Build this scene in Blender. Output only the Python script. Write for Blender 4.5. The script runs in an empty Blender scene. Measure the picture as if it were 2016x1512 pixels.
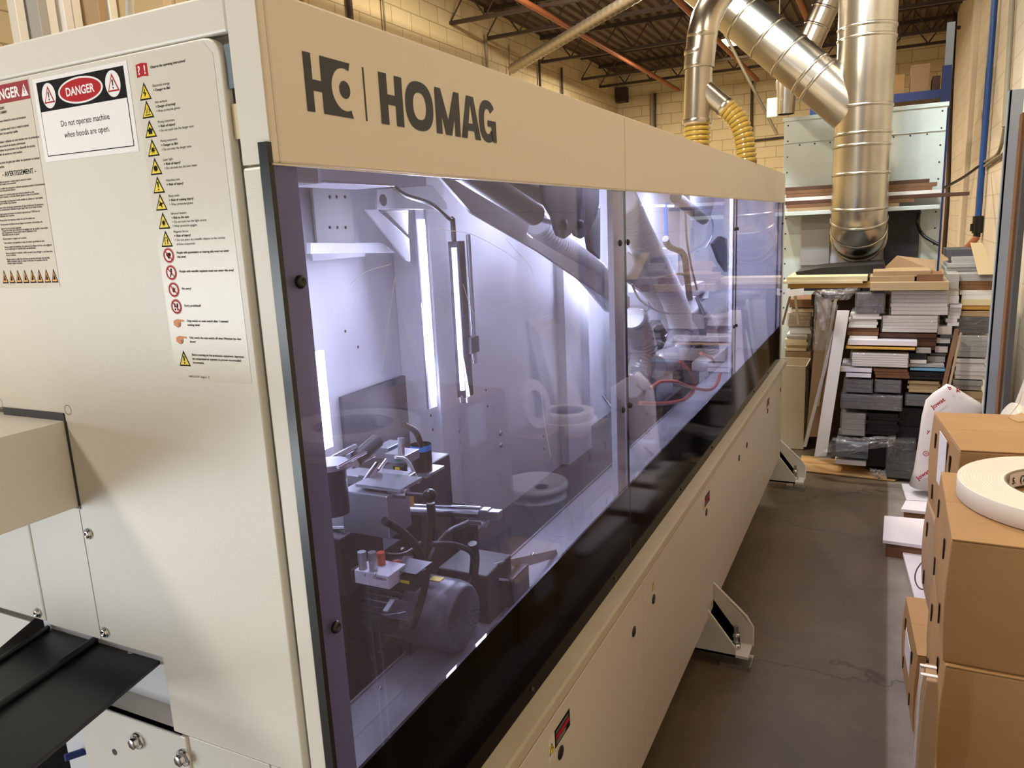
import bpy, math, random
import numpy as np
from mathutils import Vector, Matrix
random.seed(7)
sc = bpy.context.scene
COL = sc.collection
# ------------------------------------------------------------------ camera
F = 1490.5
CAM = np.array([0.57, -0.6165, 1.71])
RM = np.array([[0.89837342, 0.43676271, -0.04651379],
               [0.04704905, -0.2009781, -0.97846522],
               [-0.43670537, 0.87683872, -0.20110265]])
cd = bpy.data.cameras.new('camera'); cam = bpy.data.objects.new('camera', cd); COL.objects.link(cam)
cd.sensor_width = 36.0; cd.lens = F / 2016 * 36.0; cd.clip_start = 0.05; cd.clip_end = 100
mw = Matrix([[RM[0][i], -RM[1][i], -RM[2][i], CAM[i]] for i in range(3)] + [[0, 0, 0, 1]])
cam.matrix_world = mw
sc.camera = cam
# ------------------------------------------------------------------ exposure, world, big lights
sc.view_settings.view_transform = 'Standard'; sc.view_settings.look = 'None'
sc.view_settings.gamma = 1; sc.view_settings.use_curve_mapping = False
sc.view_settings.exposure = 0.2
w = bpy.data.worlds.new('world'); sc.world = w; w.use_nodes = True
w.node_tree.nodes['Background'].inputs[0].default_value = (1.0, 0.90, 0.78, 1)
w.node_tree.nodes['Background'].inputs[1].default_value = 0.26
def area(name, loc, target, size, power, color, sy=None, spread=180):
    l = bpy.data.lights.new(name, 'AREA'); l.energy = power; l.color = color; l.size = size
    if sy: l.shape = 'RECTANGLE'; l.size_y = sy
    l.spread = math.radians(spread)
    o = bpy.data.objects.new(name, l); COL.objects.link(o); o.location = loc
    d = Vector(target) - Vector(loc); o.rotation_euler = d.to_track_quat('-Z', 'Y').to_euler()
    return o
WARM = (1.0, 0.86, 0.67); COOL = (0.80, 0.93, 1.0)
area('high_bay_light', (-0.86, 1.0, 4.5), (-0.2, 1.6, 0), 0.14, 84, WARM)
area('high_bay_light', (-0.86, 4.3, 4.5), (0.2, 4.6, 0), 0.14, 62, WARM)
area('high_bay_light', (1.0, 2.2, 4.45), (0.8, 2.2, 0), 0.5, 11, WARM)  # weak fill added over the aisle for the hood front, no fitting known
area('high_bay_light', (-2.3, 6.5, 4.4), (-2.6, 6.8, 0), 0.5, 240, WARM)
area('high_bay_light', (-2.6, 11.5, 4.2), (-2.6, 11.5, 0), 0.5, 220, WARM)
area('high_bay_light', (-2.6, -2.0, 4.4), (-0.8, -0.2, 1.5), 0.6, 85, (1.0, 0.90, 0.76))
area('cool_end_fill', (-2.5, -2.5, 0.95), (-0.3, 0, 1.3), 1.5, 66, (0.86, 0.94, 1.0), 1.5)  # added cool area light for the end face, no opening built there
area('cabinet_cool_fill', (0.2, 4.0, 4.0), (0.4, 6.0, 2.0), 0.9, 34, COOL, 0.2, 110)  # unseen cool lamp added above the frame to brighten the cabinet
# ------------------------------------------------------------------ helpers
def ray(px, py): return RM.T @ np.array([(px - 1008) / F, (py - 756) / F, 1.0])
def pt(ax, val, px, py):                       # point where the sight line meets a world plane
    d = ray(px, py); t = (val - CAM[ax]) / d[ax]; p = CAM + t * d
    return Vector((float(p[0]), float(p[1]), float(p[2])))
def s2l(c): return c / 12.92 if c <= 0.04045 else ((c + 0.055) / 1.055) ** 2.4
def rgb(h):
    h = h.lstrip('#'); return tuple(s2l(int(h[i:i + 2], 16) / 255) for i in (0, 2, 4)) + (1,)
def nd(nt, t, **k):
    n = nt.nodes.new(t)
    for a, b in k.items(): setattr(n, a, b)
    return n
def mat(name, color, rough=0.5, metal=0.0, bump=0.0, bscale=200, var=0.0, vscale=5, emit=None, estr=1, coat=0, col2=None, spec=0.5):
    m = bpy.data.materials.new(name); m.use_nodes = True; nt = m.node_tree; b = nt.nodes['Principled BSDF']
    c = rgb(color) if isinstance(color, str) else color
    b.inputs['Base Color'].default_value = c; b.inputs['Roughness'].default_value = rough
    b.inputs['Metallic'].default_value = metal; b.inputs['Specular IOR Level'].default_value = spec
    if coat: b.inputs['Coat Weight'].default_value = coat; b.inputs['Coat Roughness'].default_value = 0.1
    if emit:
        b.inputs['Emission Color'].default_value = emit if not isinstance(emit, str) else rgb(emit); b.inputs['Emission Strength'].default_value = estr
    tc = nd(nt, 'ShaderNodeTexCoord')
    if var or col2:
        n = nd(nt, 'ShaderNodeTexNoise'); n.inputs['Scale'].default_value = vscale; n.inputs['Detail'].default_value = 6
        nt.links.new(tc.outputs['Object'], n.inputs['Vector'])
        r = nd(nt, 'ShaderNodeValToRGB'); r.color_ramp.elements[0].position = 0.32; r.color_ramp.elements[1].position = 0.68
        k = 1 - var
        r.color_ramp.elements[0].color = rgb(col2) if col2 else (c[0] * k, c[1] * k, c[2] * k, 1); r.color_ramp.elements[1].color = c
        nt.links.new(n.outputs['Fac'], r.inputs[0]); nt.links.new(r.outputs[0], b.inputs['Base Color'])
    if bump:
        n = nd(nt, 'ShaderNodeTexNoise'); n.inputs['Scale'].default_value = bscale; n.inputs['Detail'].default_value = 3
        nt.links.new(tc.outputs['Object'], n.inputs['Vector'])
        u = nd(nt, 'ShaderNodeBump'); u.inputs['Strength'].default_value = bump; u.inputs['Distance'].default_value = 0.002
        nt.links.new(n.outputs['Fac'], u.inputs['Height']); nt.links.new(u.outputs[0], b.inputs['Normal'])
    return m
def pane_mat(name, tint, haze, hazecol, rough=0.0, gcol=(1, 1, 1, 1), bump=0, f0=0.04):
    m = bpy.data.materials.new(name); m.use_nodes = True; nt = m.node_tree; nt.nodes.clear()
    out = nd(nt, 'ShaderNodeOutputMaterial'); tr = nd(nt, 'ShaderNodeBsdfTransparent'); tr.inputs[0].default_value = tint
    df = nd(nt, 'ShaderNodeBsdfDiffuse'); df.inputs[0].default_value = hazecol
    gl = nd(nt, 'ShaderNodeBsdfGlossy'); gl.inputs['Roughness'].default_value = rough; gl.inputs[0].default_value = gcol
    m1 = nd(nt, 'ShaderNodeMixShader'); m1.inputs[0].default_value = haze
    nt.links.new(tr.outputs[0], m1.inputs[1]); nt.links.new(df.outputs[0], m1.inputs[2])
    lw = nd(nt, 'ShaderNodeLayerWeight'); lw.inputs[0].default_value = 0.5
    p = nd(nt, 'ShaderNodeMath', operation='POWER'); p.inputs[1].default_value = 5
    a = nd(nt, 'ShaderNodeMath', operation='MULTIPLY_ADD'); a.inputs[1].default_value = 0.72; a.inputs[2].default_value = f0
    nt.links.new(lw.outputs['Facing'], p.inputs[0]); nt.links.new(p.outputs[0], a.inputs[0])
    m2 = nd(nt, 'ShaderNodeMixShader'); nt.links.new(a.outputs[0], m2.inputs[0]); nt.links.new(m1.outputs[0], m2.inputs[1]); nt.links.new(gl.outputs[0], m2.inputs[2])
    if bump:
        tc = nd(nt, 'ShaderNodeTexCoord'); n = nd(nt, 'ShaderNodeTexNoise'); n.inputs['Scale'].default_value = 22; n.inputs['Distortion'].default_value = 1.5
        nt.links.new(tc.outputs['Object'], n.inputs['Vector']); u = nd(nt, 'ShaderNodeBump'); u.inputs['Strength'].default_value = bump; u.inputs['Distance'].default_value = 0.02
        nt.links.new(n.outputs['Fac'], u.inputs['Height']); nt.links.new(u.outputs[0], gl.inputs['Normal'])
    nt.links.new(m2.outputs[0], out.inputs[0]); return m

def block_mat(name, c1, c2, mortar, axis):
    m = bpy.data.materials.new(name); m.use_nodes = True; nt = m.node_tree; b = nt.nodes['Principled BSDF']; b.inputs['Roughness'].default_value = 0.75
    tc = nd(nt, 'ShaderNodeTexCoord'); mp = nd(nt, 'ShaderNodeMapping')
    nt.links.new(tc.outputs['Object'], mp.inputs[0])
    mp.inputs['Rotation'].default_value = (math.radians(90), 0, 0) if axis == 1 else (math.radians(90), 0, math.radians(90))
    if axis == 0: mp.vector_type = 'TEXTURE'
    mp.vector_type = 'TEXTURE'
    br = nd(nt, 'ShaderNodeTexBrick'); br.inputs['Scale'].default_value = 1; br.inputs['Brick Width'].default_value = 0.4; br.inputs['Row Height'].default_value = 0.2
    br.inputs['Mortar Size'].default_value = 0.006; br.inputs['Color1'].default_value = rgb(c1); br.inputs['Color2'].default_value = rgb(c2); br.inputs['Mortar'].default_value = rgb(mortar)
    nt.links.new(mp.outputs[0], br.inputs['Vector'])
    n = nd(nt, 'ShaderNodeTexNoise'); n.inputs['Scale'].default_value = 1.3; n.inputs['Detail'].default_value = 6
    mx = nd(nt, 'ShaderNodeMix', data_type='RGBA', blend_type='MULTIPLY'); mx.inputs[0].default_value = 0.35
    nt.links.new(tc.outputs['Object'], n.inputs['Vector']); nt.links.new(br.outputs['Color'], mx.inputs[6]); nt.links.new(n.outputs['Color'], mx.inputs[7])
    rr = nd(nt, 'ShaderNodeMapRange'); nt.links.new(n.outputs['Fac'], rr.inputs[0]); rr.inputs[3].default_value = 0.7; rr.inputs[4].default_value = 1.1
    nt.links.new(rr.outputs[0], mx.inputs[7])
    nt.links.new(mx.outputs[2], b.inputs['Base Color'])
    u = nd(nt, 'ShaderNodeBump'); u.inputs['Strength'].default_value = 0.5; u.inputs['Distance'].default_value = 0.01; u.invert = True
    nt.links.new(br.outputs['Fac'], u.inputs['Height']); nt.links.new(u.outputs[0], b.inputs['Normal'])
    return m
def floor_mat():
    m = bpy.data.materials.new('concrete'); m.use_nodes = True; nt = m.node_tree; b = nt.nodes['Principled BSDF']; b.inputs['Roughness'].default_value = 0.42
    tc = nd(nt, 'ShaderNodeTexCoord')
    n = nd(nt, 'ShaderNodeTexNoise'); n.inputs['Scale'].default_value = 2.2; n.inputs['Detail'].default_value = 12; n.inputs['Roughness'].default_value = 0.7
    nt.links.new(tc.outputs['Object'], n.inputs[0])
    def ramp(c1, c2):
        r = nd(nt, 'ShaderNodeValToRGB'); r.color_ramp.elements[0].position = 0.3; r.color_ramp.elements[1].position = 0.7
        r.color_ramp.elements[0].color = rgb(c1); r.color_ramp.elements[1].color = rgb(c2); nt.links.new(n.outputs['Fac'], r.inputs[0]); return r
    r1 = ramp('#57493a', '#72624c'); r2 = ramp('#756c63', '#979088')  # second ramp lighter past the machine's shadow edge: worn concrete plus painted-in light
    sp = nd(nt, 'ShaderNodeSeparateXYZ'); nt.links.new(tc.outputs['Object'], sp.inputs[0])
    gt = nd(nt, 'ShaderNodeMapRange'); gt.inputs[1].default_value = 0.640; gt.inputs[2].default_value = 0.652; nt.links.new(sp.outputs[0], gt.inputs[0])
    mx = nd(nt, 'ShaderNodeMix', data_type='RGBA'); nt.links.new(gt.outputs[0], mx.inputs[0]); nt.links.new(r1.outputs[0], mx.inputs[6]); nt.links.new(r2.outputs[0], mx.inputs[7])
    # hairline cracks
    n2 = nd(nt, 'ShaderNodeTexNoise'); n2.inputs['Scale'].default_value = 5; n2.inputs['Detail'].default_value = 5
    nt.links.new(tc.outputs['Object'], n2.inputs[0])
    ad = nd(nt, 'ShaderNodeVectorMath', operation='MULTIPLY_ADD'); ad.inputs[1].default_value = (0.35, 0.35, 0.35)
    nt.links.new(n2.outputs['Color'], ad.inputs[0]); nt.links.new(tc.outputs['Object'], ad.inputs[2])
    v = nd(nt, 'ShaderNodeTexVoronoi', feature='DISTANCE_TO_EDGE'); v.inputs['Scale'].default_value = 0.75; nt.links.new(ad.outputs[0], v.inputs['Vector'])
    cr = nd(nt, 'ShaderNodeMapRange'); cr.inputs[1].default_value = 0.0; cr.inputs[2].default_value = 0.006; cr.inputs[3].default_value = 0.45; cr.inputs[4].default_value = 1
    nt.links.new(v.outputs['Distance'], cr.inputs[0])
    m2 = nd(nt, 'ShaderNodeMix', data_type='RGBA', blend_type='MULTIPLY'); m2.inputs[0].default_value = 1
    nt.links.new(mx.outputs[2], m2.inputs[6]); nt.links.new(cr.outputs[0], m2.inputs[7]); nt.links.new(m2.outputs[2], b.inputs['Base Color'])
    u = nd(nt, 'ShaderNodeBump'); u.inputs['Strength'].default_value = 0.25; u.inputs['Distance'].default_value = 0.004
    nt.links.new(n.outputs['Fac'], u.inputs['Height']); nt.links.new(u.outputs[0], b.inputs['Normal'])
    return m
M = dict(
    cream=mat('cream_powder_coat', '#dedad0', 0.32, bump=0.12, bscale=900, var=.05, vscale=2.5),
    tan=mat('beige_powder_coat', '#d6ccb8', 0.36, bump=0.2, bscale=700),
    white_in=mat('white_painted_steel', '#d8d8dc', 0.4, var=0.10, vscale=3),
    lip=mat('grey_beige_panel', '#cec5b4', 0.33, bump=0.12, bscale=900),
    black=mat('black_plastic', '#0c0c0d', 0.3), blackm=mat('matt_black_steel', '#17181a', 0.38, bump=0.1, bscale=90),
    blackgl=mat('black_print_on_acrylic', '#030304', 0.07, spec=0.05), rubber=mat('black_rubber', '#141415', 0.45),
    dark=mat('dark_grey_steel', '#34343a', 0.5, var=0.3, vscale=8), gun=mat('gunmetal', '#505058', 0.4, 0.6, var=0.3, vscale=10),
    steel=mat('machined_steel', '#c9cbd0', 0.22, 1.0), chrome=mat('bright_chrome', '#e0e2e6', 0.08, 1.0),
    alu=mat('cast_aluminium', '#aeb0b6', 0.35, 0.9, bump=0.15, bscale=120),
    galv=mat('galvanised_duct', '#c6bfb2', 0.27, 1.0, var=0.25, vscale=3.5), galv2=mat('galvanised_spiral', '#8f8778', 0.33, 0.9),
    hose_y=mat('yellow_clear_hose', '#c2a54e', 0.2, var=0.15, vscale=30), hose_g=mat('grey_clear_hose', '#c4c3bf', 0.22, 0.1),
    hose_w=mat('white_hose', '#c9c9cd', 0.3), orange=mat('orange_air_tube', '#c8583a', 0.35),
    navy=mat('dark_navy_print', '#20232c', 0.4), ink=mat('black_ink', '#0b0b0d', 0.7, spec=.15), red=mat('sign_red', '#b01420', 0.6, spec=.2), dred=mat('dark_sign_red', '#97212c', 0.45),
    sign=mat('sign_white', '#f1efef', 0.4), film=mat('clear_label_film', '#d9d2c4', 0.25), yel=mat('warning_yellow', '#f0d524', 0.4), ora=mat('warning_orange', '#e6a350', 0.45), skin=mat('pointing_hand_orange', '#df8a3a', 0.45),
    blue=mat('blue_plastic', '#2f8be0', 0.35), green=mat('green_connector', '#3fa878', 0.4), bluep=mat('blue_paint', '#1d4b8f', 0.4), bluep2=mat('dark_blue_paint', '#1a3380', 0.45), bluegrey=mat('blue_grey_steel', '#a3afbd', 0.45, var=0.1, vscale=4),
    card=mat('cardboard', '#b08a5a', 0.7, bump=0.2, bscale=60, var=0.12, vscale=5), card2=mat('dull_cardboard', '#a88a68', 0.75, bump=0.2, bscale=60, var=0.15, vscale=4),
    cardd=mat('cardboard_dark_slot', '#2a1d10', 0.8), cardw=mat('white_corrugated_carton', '#cbbfa8', 0.6, var=0.08, vscale=5),
    tape=mat('clear_packing_tape', '#b5915c', 0.12), coil=mat('white_edge_banding', '#e8e2d2', 0.42), coilcore=mat('card_core', '#8a7f69', 0.7),
    bwhite=mat('white_melamine', '#dcd8d4', 0.4, var=0.06, vscale=8), bbrown=mat('brown_mdf', '#7c5638', 0.65, var=0.25, vscale=12), bdbrown=mat('dark_walnut_board', '#54331f', 0.55, var=0.3, vscale=12),
    bgrey=mat('grey_melamine', '#a09d9a', 0.45), bdgrey=mat('charcoal_melamine', '#4b4c50', 0.45), bblack=mat('black_melamine', '#0d0d0f', 0.5), bcream=mat('cream_melamine', '#d3c39c', 0.45), byel=mat('yellow_core_board', '#c59a45', 0.5),
    bpaper=mat('kraft_wrapped_board', '#a58a68', 0.55, var=0.15, vscale=8), bslate=mat('blue_grey_laminate', '#68747c', 0.5), bsky=mat('sky_blue_film', '#6ea6c9', 0.35), bbeige=mat('beige_board', '#b29b76', 0.5),
    wpanel=mat('bright_white_panel', '#dedbe4', 0.35), bucket=mat('white_bucket_plastic', '#dfe0e2', 0.35),
    bag=mat('white_printed_bag', '#e2dcdc', 0.4, bump=0.4, bscale=25), teal=mat('galvanised_cabinet', '#ccd6d2', 0.38, 0.15, var=0.08, vscale=6),
    deck=mat('corrugated_deck', '#5d4d40', 0.6), joist=mat('dark_joist_steel', '#3b2a20', 0.6), spr=mat('red_oxide_pipe', '#a2603c', 0.55), conduit=mat('grey_conduit', '#8d8068', 0.5),
    led=mat('led_tube', '#ffffff', 0.5, emit=(0.86, 0.9, 1, 1), estr=11), lamp=mat('lamp_glow', '#ffffff', 0.5, emit=(1, 0.86, 0.55, 1), estr=16),
    pane=pane_mat('violet_tinted_pane', (0.745, 0.742, 0.86, 1), 0.045, (0.46, 0.46, 0.66, 1), gcol=(0.9, 0.9, 1, 1)),
    wrap=pane_mat('clear_shrink_wrap', (0.97, 0.97, 0.97, 1), 0.07, (0.9, 0.9, 0.9, 1), 0.12, bump=0.9, f0=0.07),
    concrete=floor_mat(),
    wall=block_mat('cream_block_wall', '#d8c69c', '#d0bd92', '#a5926c', 0), wally=block_mat('cream_block_wall_end', '#d8c69c', '#d0bd92', '#a5926c', 1),
    wallr=block_mat('pale_block_wall', '#ddd0ba', '#d8cab3', '#c8b99f', 0),
)
_txt = {}
def text_tris(s, bold=0):
    k = (s, bold)
    if k in _txt: return _txt[k]
    c = bpy.data.curves.new('lettering', 'FONT'); c.body = s; c.size = 1.0; c.resolution_u = 3; c.offset = bold
    o = bpy.data.objects.new('lettering', c); COL.objects.link(o)
    dg = bpy.context.evaluated_depsgraph_get(); dg.update()
    me = bpy.data.meshes.new_from_object(o.evaluated_get(dg))
    v = [tuple(x.co[:2]) for x in me.vertices]; f = [tuple(p.vertices) for p in me.polygons]
    bpy.data.objects.remove(o); bpy.data.meshes.remove(me); bpy.data.curves.remove(c)
    _txt[k] = (v, f); return v, f
class MB:
    def __init__(s): s.v = []; s.f = []; s.mi = []; s.mats = []; s.sm = []
    def m(s, mt):
        mt = M[mt] if isinstance(mt, str) else mt
        if mt not in s.mats: s.mats.append(mt)
        return s.mats.index(mt)
    def add(s, vs, fs, mt, smooth=False):
        o = len(s.v); s.v += [tuple(x) for x in vs]; i = s.m(mt)
        for f in fs: s.f.append(tuple(o + a for a in f)); s.mi.append(i); s.sm.append(smooth)
        return s
    def box(s, x0, y0, z0, x1, y1, z1, mt):
        vs = [(x, y, z) for x in (min(x0, x1), max(x0, x1)) for y in (min(y0, y1), max(y0, y1)) for z in (min(z0, z1), max(z0, z1))]
        return s.add(vs, [(0, 1, 3, 2), (4, 6, 7, 5), (0, 4, 5, 1), (2, 3, 7, 6), (0, 2, 6, 4), (1, 5, 7, 3)], mt)
    def obox(s, o, a, b, c, mt):                 # corner and three edge vectors
        o, a, b, c = map(Vector, (o, a, b, c)); vs = [o + i * a + j * b + k * c for i in (0, 1) for j in (0, 1) for k in (0, 1)]
        fs = [(0, 1, 3, 2), (4, 6, 7, 5), (0, 4, 5, 1), (2, 3, 7, 6), (0, 2, 6, 4), (1, 5, 7, 3)]
        if a.cross(b).dot(c) < 0: fs = [f[::-1] for f in fs]
        return s.add(vs, fs, mt)
    def prism(s, poly, ext, mt):
        poly = [Vector(p) for p in poly]; e = Vector(ext); n = len(poly)
        vs = poly + [p + e for p in poly]
        fs = [tuple(range(n))[::-1], tuple(range(n, 2 * n))] + [(i, (i + 1) % n, (i + 1) % n + n, i + n) for i in range(n)]
        nn = sum(((poly[i]).cross(poly[(i + 1) % n]) for i in range(n)), Vector())
        if nn.dot(e) < 0: fs = [f[::-1] for f in fs]
        return s.add(vs, fs, mt)
    def flat(s, poly, mt): return s.add(poly, [tuple(range(len(poly)))], mt)
    def tube(s, pts, r, mt, seg=14, cap=True, rf=None, smooth=True):
        pts = [Vector(p) for p in pts]; n = len(pts); rings = []; up = None
        for i, p in enumerate(pts):
            t = (pts[min(i + 1, n - 1)] - pts[max(i - 1, 0)]).normalized()
            if up is None: up = Vector((0, 0, 1)) if abs(t.z) < 0.9 else Vector((1, 0, 0))
            a = up - t * up.dot(t)
            if a.length < 1e-5: a = t.orthogonal()
            a.normalize(); up = a; b = t.cross(a)
            rr = rf(i) if rf else (r[i] if isinstance(r, (list, tuple)) else r)
            rings.append([p + (a * math.cos(2 * math.pi * k / seg) + b * math.sin(2 * math.pi * k / seg)) * rr for k in range(seg)])
        vs = [q for R in rings for q in R]
        fs = [(i * seg + k, i * seg + (k + 1) % seg, (i + 1) * seg + (k + 1) % seg, (i + 1) * seg + k) for i in range(n - 1) for k in range(seg)]
        s.add(vs, fs, mt, smooth)
        if cap: s.add(rings[0], [tuple(range(seg))[::-1]], mt); s.add(rings[-1], [tuple(range(seg))], mt)
        return s
    def cyl(s, a, b, r, mt, seg=20, r2=None): return s.tube([a, b], [r, r if r2 is None else r2], mt, seg)
    def lathe(s, o, ax, prof, mt, seg=32):       # prof: (radius, height) along ax
        o = Vector(o); ax = Vector(ax).normalized(); a = ax.orthogonal().normalized(); b = ax.cross(a)
        vs = [o + ax * h + (a * math.cos(2 * math.pi * k / seg) + b * math.sin(2 * math.pi * k / seg)) * r for r, h in prof for k in range(seg)]
        n = len(prof); fs = [(i * seg + k, i * seg + (k + 1) % seg, (i + 1) * seg + (k + 1) % seg, (i + 1) * seg + k) for i in range(n - 1) for k in range(seg)]
        return s.add(vs, fs, mt, True)
    def ball(s, c, r, mt): return s.lathe(c, (0, 0, 1), [(max(1e-5, r * math.sin(t)), -r * math.cos(t)) for t in [math.pi * i / 12 for i in range(13)]], mt, 20)
    def disc(s, c, u, v, r, mt, seg=24, r2=None, lift=0):
        c, u, v = map(Vector, (c, u, v)); r2 = r2 or r
        return s.flat([c + u * r * math.cos(2 * math.pi * k / seg) + v * r2 * math.sin(2 * math.pi * k / seg) for k in range(seg)], mt)
    def ring(s, c, u, v, r0, r1, mt, seg=28, k2=1):
        c, u, v = map(Vector, (c, u, v)); vs = []
        for k in range(seg):
            a = 2 * math.pi * k / seg; d = u * math.cos(a) + v * math.sin(a) * k2; vs += [c + d * r0, c + d * r1]
        return s.add(vs, [(2 * k, 2 * k + 1, (2 * k + 3) % (2 * seg), (2 * k + 2) % (2 * seg)) for k in range(seg)], mt)
    def text(s, t, o, u, v, h, mt, w=None, bold=0, center=False):   # cap height h, optional total width w
        vs, fs = text_tris(t, bold)
        if not vs: return s
        x0 = min(a for a, b in vs); x1 = max(a for a, b in vs)
        k = h / 0.73; kx = k if w is None else w / (x1 - x0)
        o, u, v = map(Vector, (o, u, v)); off = -(x1 + x0) / 2 if center else -x0
        return s.add([o + u * ((a + off) * kx) + v * (b * k) for a, b in vs], fs, mt)
    def build(s, name, parent=None, bevel=0, label=None, loc=None, smooth_angle=True):
        me = bpy.data.meshes.new(name)
        o = bpy.data.objects.new(name, me)
        vs = s.v
        if parent is None and loc is None and vs:
            xs = list(zip(*vs)); loc = ((min(xs[0]) + max(xs[0])) / 2, (min(xs[1]) + max(xs[1])) / 2, min(xs[2]))
        if parent is None: L = Vector(loc) if loc is not None else Vector()
        else:
            L = Vector(); q = parent
            while q: L += q.location; q = q.parent
        if parent is not None: pass
        me.from_pydata([tuple(Vector(a) - L) for a in vs], [], s.f)
        for mt in s.mats: me.materials.append(mt)
        me.polygons.foreach_set('material_index', s.mi); me.polygons.foreach_set('use_smooth', s.sm); me.update()
        COL.objects.link(o)
        if parent is None: o.location = L
        else: o.parent = parent
        if bevel:
            b = o.modifiers.new('bevel', 'BEVEL'); b.width = bevel; b.segments = 2; b.limit_method = 'ANGLE'; b.angle_limit = math.radians(50)
        if label: o['label'] = label
        return o
def tag(o, label, cat, group=None):
    o['label'] = label; o['category'] = cat
    if group: o['group'] = group
    return o
def thing(name, loc, label, cat, group=None):
    o = bpy.data.objects.new(name, None); COL.objects.link(o); o.location = loc; o.empty_display_size = 0.05
    return tag(o, label, cat, group)
def struct(o): o['kind'] = 'structure'; return o
def spline(pts, n=12):
    pts = [Vector(p) for p in pts]; P = [pts[0] * 2 - pts[1]] + pts + [pts[-1] * 2 - pts[-2]]; out = []
    for i in range(1, len(P) - 2):
        a, b, c, d = P[i - 1:i + 3]
        for k in range(n):
            t = k / n; out.append(0.5 * ((2 * b) + (c - a) * t + (2 * a - 5 * b + 4 * c - d) * t * t + (3 * b - a - 3 * c + d) * t ** 3))
    out.append(pts[-1]); return out
def ribbed(mb, pts, r, mt, pitch=0.018, amp=0.09, seg=16, mt2=None):
    p = spline(pts, 24); L = [0]
    for a, b in zip(p, p[1:]): L.append(L[-1] + (b - a).length)
    n = int(L[-1] / pitch * 4); out = []
    j = 0
    for i in range(n + 1):
        s_ = L[-1] * i / n
        while j < len(L) - 2 and L[j + 1] < s_: j += 1
        t = (s_ - L[j]) / max(1e-9, L[j + 1] - L[j]); out.append(p[j].lerp(p[j + 1], t))
    k0 = len(mb.f); mb.tube(out, r, mt, seg, rf=lambda i: r * (1 + amp * (0, 1, 1, 0)[i % 4] - amp / 2))
    if mt2:
        j2 = mb.m(mt2)
        for q in range(n * seg):
            if (q // seg) % 4 == 3: mb.mi[k0 + q] = j2
    return mb
X, Y, Z = Vector((1, 0, 0)), Vector((0, 1, 0)), Vector((0, 0, 1))
# ------------------------------------------------------------------ room
XL, XR, YB, ZC, YN = -4.5, 1.38, 15.0, 4.66, -7.0
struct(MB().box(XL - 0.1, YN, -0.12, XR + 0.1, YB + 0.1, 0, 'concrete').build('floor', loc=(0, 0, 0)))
struct(MB().box(XL - 0.15, YN, 0, XL, YB, ZC, 'wall').build('wall_left', loc=(0, 0, 0)))
struct(MB().box(XR, YN, 0, XR + 0.15, YB, ZC, 'wallr').build('wall_right', loc=(0, 0, 0)))
struct(MB().box(XL - 0.15, YB, 0, XR + 0.15, YB + 0.15, ZC, 'wally').build('wall_back', loc=(0, 0, 0)))
c = MB(); k = 0; x = XL - 0.15
prof = []
while x < XR + 0.15: prof += [(x, ZC + 0.04), (x + 0.06, ZC + 0.04), (x + 0.08, ZC), (x + 0.14, ZC)]; x += 0.16
vs = [(a, YN, b) for a, b in prof] + [(a, YB + .15, b) for a, b in prof]; n = len(prof)
c.add(vs, [(i, i + n, i + n + 1, i + 1) for i in range(n - 1)], 'deck'); c.box(XL - .15, YN, ZC + .05, XR + .15, YB + .15, ZC + .12, 'deck')
struct(c.build('ceiling', loc=(0, 0, 0)))
trimm = mat('cream_wall_paint', '#ddd0ba', .6)
# pilasters on the right wall
for i, (y0, y1) in enumerate([(5.35, 5.75), (9.8, 10.2)]):
    struct(MB().box(XR - 0.05, y0, 0, XR, y1, ZC, trimm).build('trim_%d' % (i + 1), loc=(0, 0, 0)))
# joists run across the hall
jy = [pt(0, XL, a, b).y for a, b in ((885, 18), (957, 73), (1066, 122), (1145, 152))] + [13.9]
for i, y in enumerate(sorted(jy)):
    z0 = 4.25
    t = thing('roof_joist', (XL, y, z0), 'dark open web roof joist crossing under the deck, %s from the near end' % ['first', 'second', 'third', 'fourth', 'fifth', 'sixth', 'seventh', 'eighth', 'farthest'][i], 'joist', 'roof joists under the deck')
    MB().box(XL, y - .03, z0, XR, y + .03, z0 + .04, 'joist').build('bottom_chord', t)
    MB().box(XL, y - .03, ZC - .06, XR, y + .03, ZC, 'joist').build('top_chord', t)
    wb = MB(); xx = XL; up = 0
    while xx < XR - .25:
        wb.cyl((xx, y, z0 + .03 if not up else ZC - .04), (xx + .25, y, ZC - .04 if not up else z0 + .03), .011, 'joist', 6); xx += .25; up ^= 1
    wb.build('web_bars', t)
def pipe(name, pts, r, mt, label, cat, group=None, smooth=True, seg=10):
    return tag(MB().tube(spline(pts, 8) if smooth and len(pts) > 2 else pts, r, mt, seg).build(name), label, cat, group)
a = pt(2, 4.2, 1040, 8); pipe('sprinkler_pipe', [(a.x, 4, 4.2), (a.x, 14.9, 4.2)], .035, 'spr', 'rust red sprinkler pipe running along the hall over the machine', 'pipe')
a = pt(2, 4.2, 1345, 12); pipe('sprinkler_pipe', [(a.x, 4, 4.2), (a.x, 14.9, 4.2)], .035, 'spr', 'rust red sprinkler pipe running behind the curved duct', 'pipe')
a = pt(2, 4.2, 1590, 40); pipe('sprinkler_pipe', [(a.x, 4, 4.2), (a.x, 14.9, 4.2)], .035, 'spr', 'rust red sprinkler pipe running behind the big diagonal duct', 'pipe')
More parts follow.
